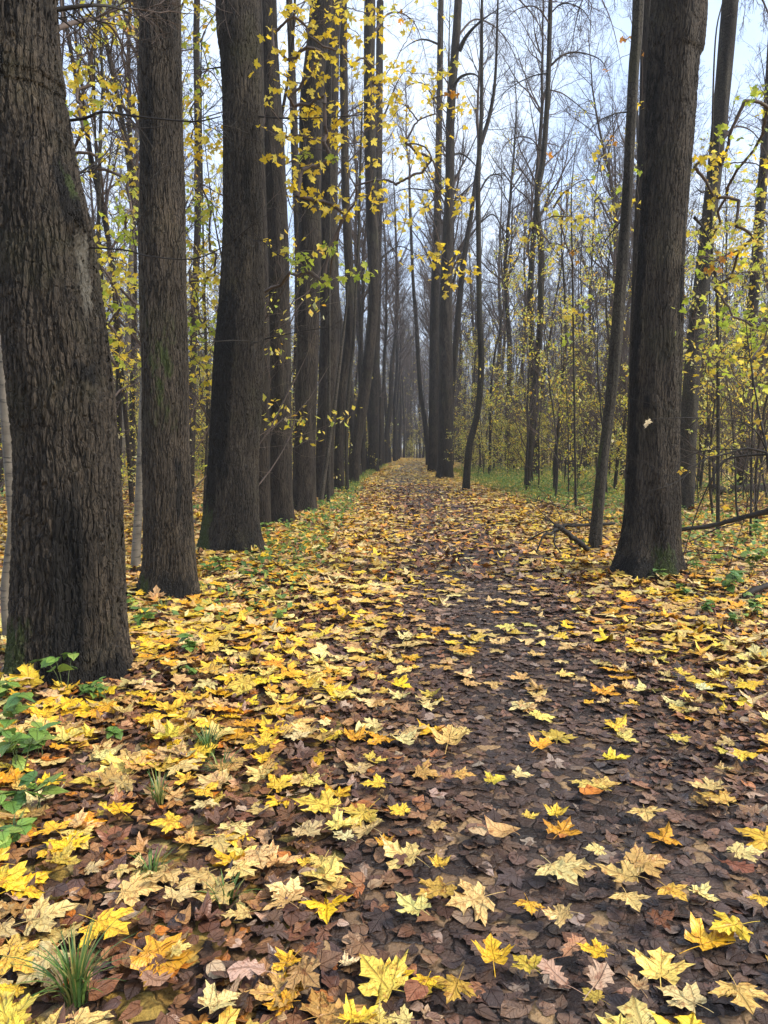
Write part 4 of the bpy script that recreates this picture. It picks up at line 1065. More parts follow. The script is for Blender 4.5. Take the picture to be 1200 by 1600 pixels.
def litter():
    g = np.random.default_rng(77)
    # matted old leaves, near
    acc = Acc()
    for tm, n, s0 in ((T_LIN, 30000, .058), (T_LINR, 5000, .078), (T_OAK, 4200, .085), (T_ML, 7000, .072)):
        x, y = dens_pick(n, (-5.5, 5.5), (.9, 8.5), lambda x, y: np.clip(1.5 - y * .08, 0, 1) * (1 - .55 * np.exp(-(lateral(x, y) / .8) ** 2) * patch(x * 2.2, y * 1.6)), g)
        m = len(x); 
        trod = np.exp(-(lateral(x, y) / .8) ** 2)
        z = gz(x, y) + g.uniform(.016, .040, m) * (1 - .45 * trod)
        amp = .20 * (1 - .65 * trod)
        pw = np.array([5, 5, 4, 3, 2.5, 1.5, 5, 1.6, 4, 1.2])
        col = pick(BRN, m, pw, g); grey = col.mean(1, keepdims=True) * np.array([[1.12, .95, .90]])     # trodden leaves lose their colour
        col = (col + (grey - col) * (.6 * trod)[:, None]) * (1 - .42 * trod)[:, None]
        leaf_batch(acc, tm, np.stack([x, y, z], 1), g.uniform(.6, 1.25, m) * s0, g.uniform(0, 6.28, m),
                   g.normal(0, 1, (m, 2)) * amp[:, None], col, .45 * (1 - .7 * trod), .04, g)
    o = link("brown_leaf_litter", acc.mesh("brown_leaf_litter", True), M_BROWN)
    tag(o, "matted layer of old brown leaves covering path and verge in the foreground", "leaf litter", kind='stuff')
    # middle distance brown
    acc = Acc()
    x, y = dens_pick(50000, (-14, 14), (8.2, 30), lambda x, y: np.clip(1.1 - (y - 8) * .03, .3, 1), g); m = len(x)
    leaf_batch(acc, QUADLEAF, np.stack([x, y, gz(x, y) + g.uniform(.015, .05, m)], 1), g.uniform(.7, 1.3, m) * .12, g.uniform(0, 6.28, m), g.normal(0, .3, (m, 2)), pick(BRN, m, [4, 4, 4, 4, 3, 2, 3, 2, 2, 2], g), .5, .08, g)
    o = link("distant_brown_litter", acc.mesh("distant_brown_litter"), M_BROWN); tag(o, "old brown leaves on the ground between the farther trunks", "leaf litter", kind='stuff')
    # yellow maple leaves
    out = []
    for (tm, n, xr, yr, s0, lo) in ((T_MH, 2500, (-5.5, 5.5), (.9, 6), .135, 0), (T_ML, 9500, (-9, 9), (5.5, 16), .135, 0), (T_MF, 22000, (-20, 20), (15, 44), .17, 1), (T_MF, 5000, (-2, 7), (40, 100), .22, 1)):
        x, y = dens_pick(n * 2, xr, yr, yfrac, g); m = len(x)
        z = gz(x, y) + .030 + g.uniform(0, .035, m) * (.3 + yfrac(x, y))
        sz = g.uniform(.42, 1.0, m) * s0 * (1 + .12 * (lateral(x, y) < -.6) * g.uniform(0, 1, m))
        u = np.abs(lateral(x, y)); trod = np.exp(-(u / .9) ** 2)
        col = np.where(g.uniform(0, 1, (m, 1)) < (.55 * trod)[:, None], pick(YEL, m, [.6, .8, 2, 3, 3, .8, 2, 3, 2], g), pick(YEL, m, [4, 4, 3, 2.6, 3.4, 2.8, 3, 3.4, 3], g))
        out.append((tm, x, y, z, sz, g.uniform(0, 6.28, m), g.normal(0, 1, (m, 2)) * (.13 - .08 * trod)[:, None], col))
    return out
YB = litter()

# individually built leaves: first those read off the photograph, then the random near ones
HEROLEAF = [  # px, py, width px, colour, kind
 (185,1275,62,(.72,.50,.02),'m'),(170,1460,102,(.74,.54,.05),'m'),(82,1230,60,(.70,.52,.03),'m'),(82,1310,56,(.70,.46,.04),'m'),(262,1290,62,(.74,.56,.06),'m'),(295,1315,52,(.66,.42,.10),'m'),
 (405,1340,88,(.58,.44,.22),'m'),(380,1362,66,(.66,.56,.22),'m'),(310,1375,80,(.56,.44,.18),'m'),(283,1402,70,(.60,.50,.24),'m'),(75,1440,112,(.58,.50,.22),'m'),(28,1512,95,(.70,.50,.08),'m'),(282,1496,46,(.68,.60,.20),'m'),
 (262,1535,32,(.62,.32,.03),'l'),(237,1545,46,(.38,.24,.17),'o'),(392,1520,50,(.46,.33,.28),'o'),(480,1520,92,(.34,.23,.10),'m'),(487,1480,40,(.22,.09,.045),'m'),(547,1496,46,(.66,.58,.36),'m'),(535,1302,44,(.62,.62,.34),'m'),
 (475,1345,34,(.68,.50,.05),'m'),(515,1380,66,(.52,.38,.12),'m'),(405,1215,72,(.66,.56,.20),'m'),(237,1125,62,(.72,.52,.05),'m'),(350,1145,76,(.68,.58,.20),'m'),(465,1152,46,(.66,.60,.34),'m'),(495,1250,92,(.62,.52,.08),'m'),
 (290,1205,66,(.62,.52,.22),'m'),(322,1262,62,(.62,.56,.28),'m'),(430,1120,52,(.68,.50,.06),'m'),(585,1220,54,(.72,.58,.06),'m'),(580,1134,52,(.68,.62,.28),'m'),(15,1565,64,(.72,.52,.04),'m'),(75,1125,80,(.70,.50,.04),'m'),(592,1585,60,(.66,.58,.16),'m'),
 (702,1147,92,(.60,.46,.16),'m'),(712,1138,60,(.66,.56,.22),'m'),(963,1170,52,(.70,.64,.04),'m'),(977,1142,50,(.68,.62,.18),'m'),(817,1202,46,(.68,.62,.30),'m'),(775,1212,46,(.60,.56,.06),'m'),(725,1208,46,(.54,.36,.10),'m'),(927,1225,34,(.50,.20,.03),'l'),
 (622,1262,52,(.70,.56,.06),'m'),(785,1288,46,(.46,.32,.14),'l'),(748,1288,26,(.52,.42,.26),'l'),(830,1265,36,(.70,.56,.10),'m'),(1010,1260,66,(.60,.48,.18),'m'),(1120,1240,68,(.58,.42,.10),'m'),(1105,1222,70,(.62,.52,.22),'m'),(930,1318,46,(.68,.62,.26),'m'),(1165,1325,66,(.66,.60,.26),'m'),
 (875,1350,92,(.56,.52,.24),'m'),(685,1338,56,(.66,.48,.06),'m'),(970,1360,90,(.56,.44,.16),'m'),(1052,1390,62,(.68,.46,.07),'m'),(643,1403,80,(.62,.64,.24),'m'),(680,1380,88,(.48,.34,.07),'m'),(828,1402,54,(.66,.42,.04),'m'),(872,1417,66,(.58,.46,.20),'m'),
 (985,1400,70,(.62,.50,.20),'m'),(1140,1442,90,(.70,.56,.05),'m'),(770,1474,88,(.70,.48,.03),'m'),(822,1490,66,(.48,.40,.05),'m'),(928,1476,62,(.70,.50,.03),'m'),(893,1472,46,(.38,.22,.13),'o'),(995,1527,52,(.46,.34,.18),'m'),(872,1515,44,(.40,.28,.22),'o'),(935,1522,46,(.44,.34,.26),'o'),
 (710,1530,78,(.46,.32,.05),'m'),(650,1532,40,(.26,.12,.07),'l'),(1035,1430,66,(.15,.065,.028),'m'),(1160,1547,92,(.56,.42,.13),'m'),(968,1590,78,(.66,.60,.16),'m'),(1190,1402,44,(.66,.48,.06),'m'),(1145,1347,40,(.20,.08,.045),'o'),(625,1582,60,(.62,.56,.22),'m'),
 (925,1542,50,(.42,.34,.06),'m'),(1100,1078,40,(.58,.66,.40),'m'),(1120,1060,48,(.70,.58,.10),'m'),(730,1016,40,(.62,.38,.04),'m'),(622,965,28,(.70,.58,.05),'m'),(790,978,44,(.62,.62,.18),'m'),(1165,1180,60,(.70,.54,.05),'m'),(1060,1145,46,(.60,.54,.10),'m'),
 (455,1015,40,(.60,.46,.16),'m'),(350,955,36,(.66,.44,.05),'m'),(240,1030,34,(.70,.52,.05),'m'),(45,1060,62,(.72,.52,.04),'m'),(940,896,24,(.66,.50,.08),'m'),(1010,912,26,(.56,.32,.05),'m'),(1085,1020,44,(.64,.40,.05),'m'),(985,1095,40,(.66,.46,.05),'m'),(880,1295,16,(.45,.2,.05),'l'),
]
GLV = {}
for key, tm in (('m', T_MH), ('l', T_LINR), ('o', T_OAK)):
    GLV[key] = []
    for k in range(14 if key == 'm' else 5):
        g = np.random.default_rng(60 + k + ord(key)); acc = Acc()
        leaf_batch(acc, tm, np.zeros((1, 3)), np.ones(1), np.zeros(1), np.zeros((1, 2)), np.ones((1, 3)) * .96, ((.14, .3, .55, .14)[k % 4] if key == 'm' else .4), .03, g)
        V = acc.V[0]; n0 = len(V); a = V[np.argmin(np.hypot(acc.U[0][:, 0], acc.U[0][:, 1]))].copy() if key != 'm' else V[1 + len(MAPLE_HI)].copy()
        d = np.array([g.normal(0, .3), -1, 0]); d /= np.linalg.norm(d); ln = g.uniform(.3, .75) if key != 'l' else .25
        sv = []
        for t in (0, .33, .66, 1):
            c = a + d * ln * t + [0, 0, .02 * math.sin(t * 3)]
            sv += [c + [-.011, 0, .008], c + [.011, 0, .008]]
        qs = [(n0 + 2 * i, n0 + 2 * i + 1, n0 + 2 * i + 3, n0 + 2 * i + 2) for i in range(3)]
        nm = {'m': 'maple_leaf', 'l': 'linden_leaf', 'o': 'oak_leaf'}[key]
        me = mk_mesh(nm, np.vstack([V, np.array(sv)]), qs, np.concatenate(acc.T), np.vstack([acc.U[0], np.full((8, 2), .3)]), {'col': np.vstack([acc.C[0], np.ones((8, 3)) * .8])}, smooth=True)
        me.materials.append(M_LITTER); GLV[key].append(me)
taken = []
count = {'ground': 0, 'path': 0}
def lay_leaf(x, y, z, size, yaw, tilt, col, key, bright=False):
    par, pn = (path, 'path') if abs(lateral(x, y)) < 1.05 else (ground, 'ground')
    if count[pn] >= 300: return False
    count[pn] += 1
    nm = {'m': 'maple_leaf', 'l': 'linden_leaf', 'o': 'oak_leaf'}[key]
    o = link(nm, GLV[key][int(rng.integers(len(GLV[key])))], None, par, (x, y, z), (tilt[0], tilt[1], yaw), size)
    col = np.asarray(col) * ((1.14, 1.0, .86) if bright else (1, 1, 1)); o.color = (*[float(min(1, c)) for c in col], 1)
    return True
WID = {'m': 1.72, 'l': .96, 'o': .8}
for (px, py, wd, col, key) in HEROLEAF:
    p = at_ground(px, py, .05); size = wd / F * zdepth(p) / WID[key]
    if key == 'm' : size = min(size, .165)
    lay_leaf(p[0], p[1], float(gz(p[0], p[1])) + .066, size, rng.uniform(0, 6.28), rng.normal(0, .05, 2), np.array(col) * rng.uniform(.94, 1.04), key, True)
    taken.append((p[0], p[1], size * .62))
TK = np.array(taken)
rest = Acc()
for bi, (tm, x, y, z, sz, yaw, tl, col) in enumerate(YB):
    pr = project(np.stack([x, y, z], 1))
    onscreen = (pr[:, 0] > -30) & (pr[:, 0] < 1230) & (pr[:, 1] < 1640)
    appar = sz / np.maximum(pr[:, 2], .2) * onscreen
    used = np.zeros(len(x), bool)
    d = np.sqrt((x[:, None] - TK[None, :, 0]) ** 2 + (y[:, None] - TK[None, :, 1]) ** 2)
    clash = (d < TK[None, :, 2] * .8).any(1)
    if bi == 0:
        for i in np.argsort(-appar):
            if clash[i] or not onscreen[i]: continue
            if lay_leaf(x[i], y[i], z[i], sz[i], yaw[i], tl[i], col[i], 'm'): used[i] = True
    keep = ~used & ~clash
    if bi == 0: tm = T_ML
    leaf_batch(rest, tm, np.stack([x, y, z], 1)[keep], sz[keep], yaw[keep], tl[keep], col[keep], np.where(np.random.default_rng(bi + 50).uniform(0, 1, keep.sum()) < .22, .5, .15), .03, np.random.default_rng(bi))
o = link("yellow_leaf_litter", rest.mesh("yellow_leaf_litter", True), M_LITTER)
tag(o, "countless fallen yellow maple leaves spread along both sides of the path", "leaf litter", kind='stuff')

# ------------------------------------------------------------------ green plants, grass
def px_ground(px, py):
    p = at_ground(px, py); p[2] = float(gz(p[0], p[1])); return p
GRN = np.array([(.14, .27, .055), (.19, .33, .06), (.11, .23, .06), (.26, .38, .08)])
PLEAF = []
for k in range(3):
    g = np.random.default_rng(300 + k); acc = Acc()
    tm = template(LINDEN if k < 2 else OVAL, True, (0, .45))
    leaf_batch(acc, tm, np.zeros((1, 3)), np.ones(1), np.zeros(1), np.zeros((1, 2)), np.ones((1, 3)) * .97, .35, .02, g)
    V = acc.V[0]; V[:, 1] += .4
    me = mk_mesh("leaf", V, None, acc.T[0], acc.U[0], {'col': acc.C[0]}, smooth=True); me.materials.append(M_GREEN); PLEAF.append(me)
def green_plant(px, py, h, nst, leaf, label, group, seed, name="woodland_plant", per=4):
    g = np.random.default_rng(seed); p = px_ground(px, py)
    root = thing(name, p, label, "plant", group)
    acc = Acc(); lv = []
    for s in range(nst):
        a = g.uniform(0, 6.28); hh = h * g.uniform(.6, 1.1); lean = g.uniform(.15, .5)
        P = smooth_poly([(0, 0, 0), (math.cos(a) * hh * lean * .4, math.sin(a) * hh * lean * .4, hh * .6), (math.cos(a) * hh * lean, math.sin(a) * hh * lean, hh)], 7)
        P[:, :2] += g.normal(0, .02, 2)
        V, q = tubes(P[None], np.linspace(.0028, .0014, 7)[None], 4); acc.add(V, q)
        for k in range(per):
            t = 6 - (k // 3) * 1.6; i = int(max(t, 2)); b = g.uniform(0, 6.28) if k else a
            lv.append((P[i], b + k * 2.1, leaf * g.uniform(.75, 1.3)))
    link("stem", mk_mesh("stem", np.concatenate(acc.V), np.concatenate(acc.Q)), M_STEM, root)
    for (q, a, sz) in lv:
        o = link("leaf", PLEAF[int(g.integers(3))], None, root, q, (g.uniform(-.6, .15), g.normal(0, .25), a), sz)
        c = GRN[g.integers(4)] * g.uniform(.8, 1.3); o.color = (*[float(v) for v in c], 1)
    return root
M_STEM = twig_material("green_stem", (.06, .10, .03), (.12, .13, .05))
G_PL = "small green plants among the fallen leaves"
PL = [(98, 1102, .34, 3, .085, "upright green seedling with broad leaves against the thickest trunk's foot"),
      (150, 1105, .14, 3, .06, "low green plant right below the thickest trunk's foot"),
      (15, 1160, .22, 4, .075, "green plant at the left edge below the thickest trunk"),
      (30, 1230, .24, 5, .085, "tallest leafy green clump at the left edge of the foreground"),
      (50, 1290, .16, 4, .07, "lowest green plant at the left edge beside a yellow leaf"),
      (225, 985, .20, 4, .07, "green plant just right of the thickest trunk and left of the second"),
      (290, 1030, .13, 4, .06, "low green plant halfway between the first two trunks and the path"),
      (325, 905, .24, 6, .075, "green plant at the right side of the second trunk's foot"),
      (350, 900, .22, 5, .07, "green plant between the second trunk and the black-stained trunk"),
      (185, 1165, .10, 4, .045, "tiny green plant among yellow leaves below the thickest trunk"),
      (340, 955, .10, 4, .05, "tiny green plant before the second trunk"),
      (415, 845, .28, 6, .08, "dark green tuft of leaves right of the black-stained trunk's foot"),
      (470, 800, .25, 5, .08, "green plant at the foot of the dark bent trunk"),
      (160, 1110, .12, 3, .05, "small seedling beside the low plant at the thickest trunk"),
      (8, 1120, .20, 4, .08, "green plant at the very left edge level with the thickest trunk's foot"),
      (60, 1195, .15, 4, .075, "bright green plant just right of the tallest left clump"),
      (12, 1345, .12, 3, .06, "small green plant at the left edge under the lowest clump"),
      (300, 1065, .09, 3, .045, "tiny green plant right of the low plant before the first two trunks"),
      (395, 905, .12, 4, .05, "small green plant in the leaves right of the second trunk's plants"),
      (540, 765, .30, 6, .09, "green plant at the foot of the curved leaning trunk"),
      (205, 960, .18, 4, .055, "green plant in the gap behind the thickest trunk's right side"),
      (310, 925, .12, 4, .05, "tiny green plant at the second trunk's right foot"),
      (425, 862, .16, 5, .055, "low green plant below the tuft by the black-stained trunk"),
      (450, 830, .2, 5, .06, "green plant before the even brown trunk"),
      (500, 800, .22, 5, .07, "green plant before the foot of the thin grey stem"),
      (1065, 930, .14, 5, .05, "low green plant below the large right tree's right foot"),
      (1150, 985, .14, 5, .05, "low green plant nearest the viewer on the right bank"),
      (1030, 912, .12, 4, .06, "small green plant at the foot of the large right tree"),
      (1095, 905, .25, 7, .07, "leafy green plant just right of the large right tree"),
      (1140, 935, .28, 8, .075, "bushy green plant near the right edge beyond the leaves"),
      (1175, 900, .30, 8, .08, "largest green plant at the right edge"),
      (1190, 965, .22, 6, .07, "green plant at the right edge nearest the viewer"),
      (1105, 960, .16, 5, .06, "low green plant between the large right tree and the right edge"),
      (905, 865, .16, 5, .07, "green leaves beside the broken dark branch"),
      (1185, 845, .35, 8, .09, "green plant under the leaning dead pole at the right edge")]
for i, (px, py, h, nst, lf, lb) in enumerate(PL):
    green_plant(px, py, h, nst, lf, lb, G_PL, 700 + i)

def grass_tuft(px, py, n, h, spread, label, seed, group="grass tufts in the foreground leaves"):
    g = np.random.default_rng(seed); p = px_ground(px, py)
    a = g.uniform(0, 6.28, n); K = 7; t = np.linspace(0, 1, K)[None]
    L = h * g.uniform(.5, 1.15, n)[:, None]; bend = g.uniform(.2, 1.1, n)[:, None] * spread
    r0 = g.uniform(0, .035, n)[:, None]
    X = np.cos(a)[:, None] * (r0 + L * bend * t ** 1.8); Yv = np.sin(a)[:, None] * (r0 + L * bend * t ** 1.8); Z = L * (t - .45 * bend * t ** 2.6)
    C = np.stack([X, Yv, Z + .01], -1); w_ = .0032 * (1 - t ** 2.5) + .0004
    side = np.stack([-np.sin(a), np.cos(a), np.zeros(n)], -1)[:, None, :] * w_[..., None]
    V = np.stack([C - side, C + side], 2).reshape(-1, 3)
    b = (np.arange(n) * K * 2)[:, None]; k = np.arange(K - 1)[None] * 2
    q = np.stack([b + k, b + k + 1, b + k + 3, b + k + 2], -1).reshape(-1, 4)
    col = np.repeat(np.array([(.09, .18, .04), (.13, .22, .05), (.07, .14, .04), (.32, .30, .09)])[g.integers(0, 4, n)], K * 2, 0)
    o = link("grass_tuft", mk_mesh("grass_tuft", V, q, attrs={'col': col}, uv=np.full((len(V), 2), .3)), M_GREEN, loc=p)
    tag(o, label, "grass tuft", group)
grass_tuft(325, 1180, 60, .17, .8, "grass tuft highest up the left verge among yellow leaves", 1)
grass_tuft(345, 1215, 40, .13, .9, "grass tuft touching the highest tuft's lower right side", 11)
grass_tuft(250, 1265, 26, .16, .7, "sparse upright grass blades between two pale leaves on the left verge", 2)
grass_tuft(235, 1375, 40, .10, 1.0, "short dark grass tuft in the middle of the left verge", 3)
grass_tuft(355, 1420, 30, .11, .9, "few grass blades curving over brown leaves left of the path", 4)
grass_tuft(120, 1575, 90, .19, .8, "largest grass tuft at the bottom left corner", 5)
grass_tuft(255, 955, 24, .14, .8, "thin grass blades in front of the second trunk", 6)
grass_tuft(20, 1330, 22, .12, .9, "sparse grass blades at the left edge above the bottom tuft", 7)

def ground_cover():
    g = np.random.default_rng(9)
    # small green leaves: left verge line, right side, open ground on the right
    P = []
    def band(n, fx):
        P.append(fx(n))
    def left(n):
        y = g.uniform(6, 45, n); x = path_x(y) - g.normal(2.35, .35, n) ; return np.stack([x, y], 1)
    def right(n):
        y = g.uniform(9, 40, n); x = path_x(y) + 3.0 + np.abs(g.normal(0, 3.5, n)); return np.stack([x, y], 1)
    def rfar(n):
        y = g.uniform(22, 55, n); x = path_x(y) + 3.4 + g.uniform(0, 1, n) * 12; return np.stack([x, y], 1)
    def lfar(n):
        y = g.uniform(14, 60, n); x = path_x(y) - 3.2 - g.uniform(0, 1, n) * 16; return np.stack([x, y], 1)
    acc = Acc()
    for f, n, h, s in ((left, 4200, .16, .065), (right, 8500, .22, .07), (rfar, 9000, .30, .08), (lfar, 6000, .25, .08)):
        c = f(n // 7); p = c[g.integers(0, len(c), n)] + g.normal(0, .16, (n, 2))
        ok = (np.abs(p[:, 0] - path_x(p[:, 1])) > 1.8)
        p = p[ok]; m = len(p)
        z = gz(p[:, 0], p[:, 1]) + g.uniform(.03, 1, m) * h
        col = pick(np.array([(.10, .22, .07), (.14, .27, .07), (.22, .33, .08), (.42, .44, .10), (.6, .5, .1)]), m, [3, 4, 4, 2, 1.5], g)
        leaf_batch(acc, QUADLEAF if s > .055 else T_OV, np.stack([p[:, 0], p[:, 1], z], 1), g.uniform(.6, 1.3, m) * s * 1.3, g.uniform(0, 6.28, m), g.normal(0, .5, (m, 2)), col, .3, .03, g)
    o = link("ground_cover", acc.mesh("ground_cover"), M_FAR); tag(o, "low green herbs creeping between the trees on both sides", "ground cover", kind='stuff')
    # grass on the open ground right of the path and at the end of the left verge
    n = 9000
    y = g.uniform(19, 50, n); x = path_x(y) + 2.6 + np.abs(g.normal(0, 5, n))
    m2 = 1500; y2 = g.uniform(24, 60, m2); x2 = path_x(y2) - 2.0 - np.abs(g.normal(0, .35, m2))
    x = np.concatenate([x, x2]); y = np.concatenate([y, y2]); n = len(x)
    a = g.uniform(0, 6.28, n); h = g.uniform(.12, .32, n); wd = .012
    b = np.stack([x, y, gz(x, y)], 1); d = np.stack([np.cos(a), np.sin(a), np.zeros(n)], 1)
    tip = b + np.stack([np.cos(a + 1) * h * .4, np.sin(a + 1) * h * .4, h], 1)
    V = np.stack([b - d * wd, b + d * wd, tip], 1).reshape(-1, 3); T = np.arange(3 * n).reshape(-1, 3)
    col = np.repeat(pick(np.array([(.14, .24, .05), (.20, .28, .06), (.30, .32, .08)]), n, None, g), 3, 0)
    o = link("grass", mk_mesh("grass", V, None, T, attrs={'col': col}), M_FAR); tag(o, "thin green grass on the open ground under the far trees", "grass", kind='stuff')
ground_cover()

# ------------------------------------------------------------------ dead wood, bare shrub on the right
def wood_piece(name, label, cat, pts, r0, r1, mat=M_TWIGD, sub=None, group=None, sides=10):
    """pts: (px,py,Y or None, z or None) -> a limb lying or arching in space; sub: list of further limbs (children)"""
    def p3(t):
        px, py, Y, = t[:3]
        if Y is None:
            p = at_ground(px, py, .04); return p
        return at_depth(px, py, Y)
    P = smooth_poly([p3(t) for t in pts], 22); base = P[0].copy()
    root = thing(name, base, label, cat, group)
    g = np.random.default_rng(int(abs(P[0, 0] * 1000)) % 9999)
    Pn = P + g.normal(0, r0 * .12, P.shape); Rr = np.linspace(r0, r1, 22) * g.uniform(.86, 1.14, 22)
    for e, k in ((0, 1), (21, 20)): Pn[e] = Pn[k] + (Pn[e] - Pn[k]) * .15; Rr[e] = r1 * .06
    V, q = tubes(Pn[None] - base, Rr[None], sides); link("limb", mk_mesh("limb", V, q, smooth=True), mat, root)
    for (nm, sp_, a, b) in (sub or []):
        S = smooth_poly([p3(t) for t in sp_], 14) + g.normal(0, a * .10, (14, 3))
        V, q = tubes(S[None] - base, np.linspace(a, b, 14)[None], 6); link(nm, mk_mesh(nm, V, q, smooth=True), mat, root)
    return root

wood_piece("broken_branch", "black broken branch with claw-like snags lying left of the slender grey trunk", "branch",
           [(922, 862, 10.0), (897, 842, 9.9), (872, 822, 9.8), (866, 830, 9.75)], .040, .030,
           sub=[("snag", [(870, 824, 9.8), (862, 834, 9.6), (850, 836, 9.5), (838, 862, 9.35)], .022, .012), ("snag", [(869, 826, 9.8), (866, 848, 9.6), (876, 864, 9.5)], .016, .008),
                ("snag", [(872, 823, 9.8), (845, 800, 10.2), (825, 780, 10.6)], .008, .004), ("snag", [(885, 832, 9.85), (868, 792, 10.2), (842, 762, 10.6)], .007, .003), ("snag", [(862, 833, 9.65), (880, 825, 9.6)], .018, .010)],
           group="dead wood right of the path")
wood_piece("fallen_log", "thin dark fallen stick lying level behind the slender grey trunk", "log", [(868, 822, 11.9), (910, 820, 12), (966, 818, 12.1)], .035, .022, group="dead wood right of the path")
wood_piece("fallen_pole", "long dark fallen pole rising to the right behind the large right tree", "log",
           [(1055, 829, 9.9), (1107, 822, 9.8), (1147, 812, 9.6), (1205, 797, 9.3), (1260, 780, 9.0)], .030, .040, group="dead wood right of the path")
wood_piece("fallen_log", "thick dark log lying in the right wood near the picture's edge", "log", [(1110, 765, 22), (1150, 766, 22.3), (1215, 764, 22.6)], .16, .15, M_BARK, group="dead wood right of the path")
wood_piece("fallen_log", "half buried dark log among green plants at the right edge", "log", [(1160, 932, 7.0), (1185, 920, 7.1), (1230, 908, 7.3)], .032, .026, M_TWIGD, group="dead wood right of the path")
def stump(px, py, w_, h, label, seed):
    """jagged remains of a broken trunk, half buried, with a splinter or two"""
    g = np.random.default_rng(seed); p = px_ground(px, py); n = 26; K = 9
    th = np.arange(n) * 2 * math.pi / n; V = []
    jag = h * (.55 + .45 * np.abs(np.sin(th * 1.5 + g.uniform(0, 6))) + g.normal(0, .14, n))
    for k in range(K):
        t = k / (K - 1); r = w_ * (1.35 - .5 * min(1, t * 1.6)) * (1 + .16 * np.sin(3 * th + 1) + .10 * np.sin(5 * th + seed) + g.normal(0, .03, n)) * (1 if k < K - 2 else (.8 if k == K - 2 else .35))
        zz = -.06 + jag * min(1, t * 1.25) * (1 if k < K - 1 else .6)
        V.append(np.stack([r * np.cos(th), r * np.sin(th) * .8, zz], 1))
    V.append(np.array([[0, 0, h * .25]])); V = np.concatenate(V)
    i_ = (np.arange(K - 1) * n)[:, None]; s_ = np.arange(n)[None]; s2 = (s_ + 1) % n
    q = np.stack([i_ + s_, i_ + s2, i_ + n + s2, i_ + n + s_], -1).reshape(-1, 4)
    tr = np.stack([(K - 1) * n + np.arange(n), (K - 1) * n + (np.arange(n) + 1) % n, np.full(n, K * n)], 1)
    root = thing("rotten_stump", p, label, "stump", "dead wood right of the path")
    link("wood", mk_mesh("wood", V, q, tr), M_BARK, root)
    for k in range(3):
        a = g.uniform(0, 6.28); L = g.uniform(.3, .7)
        P = smooth_poly([(math.cos(a) * w_ * .5, math.sin(a) * w_ * .5, 0), (math.cos(a) * L * .6, math.sin(a) * L * .6, h * g.uniform(.4, 1.6)), (math.cos(a) * L, math.sin(a) * L, h * g.uniform(.2, 2.2))], 8)
        V, q = tubes(P[None], np.linspace(.018, .005, 8)[None], 5); link("splinter", mk_mesh("splinter", V, q), M_TWIGD, root)
stump(831, 789, .17, .14, "small black rotten stump between the wavy stem and the broken branch", 1)
stump(899, 786, .22, .10, "low dark mossy wood left of the slender grey trunk", 2)
stump(957, 783, .24, .16, "dark stump in the gap between the slender trunk and the large right tree", 3)
for k, (px, py, Y, a, L, lb) in enumerate([(860, 838, 10.6, 1.9, 1.1, "dark snaggy stick crossing the broken branch from the left"), (915, 850, 10.2, 2.4, 1.0, "short dark twiggy stick against the slender grey trunk's foot"), (880, 850, 9.9, .5, 1.3, "thin dark stick crossing the broken branch"), (850, 800, 12.5, 2.6, 1.5, "dark stick sticking up left of the broken branch"), (905, 800, 12.8, 1.0, 1.6, "dark twiggy stick in front of the low mossy wood"),
          (1110, 880, 8.8, 2.4, 1.2, "dark twig pile piece right of the large right tree's foot"), (1150, 850, 9.2, .4, 1.6, "dark dead stick under the long fallen pole")]):
    g = np.random.default_rng(800 + k); p = px_ground(px, py); root = thing("dead_stick", p, lb, "stick", "dead wood right of the path")
    acc = Acc(); d0 = np.array([[math.cos(a) * .85, math.sin(a) * .5, .30]])
    P, Rr = grow_level(g, np.array([[-math.cos(a) * L / 2, 0, .03]]), d0, np.array([L]), 10, -.01, .12, np.array([.014]), np.array([.004])); V, q = tubes(P, Rr, 6)
    link("limb", mk_mesh("limb", V, q), M_TWIGD, root)
    p_, D, r, L2 = children(g, P, Rr, 7, .2, .95, 50, .4, np.array([L])); P2, R2 = grow_level(g, p_, D, L2, 6, .02, .2, r * .6, np.full(len(r), .002)); V, q = tubes(P2, R2, 4)
    tag(link("twigs", mk_mesh("twigs", V, q), M_TWIGD, root), kind='stuff')

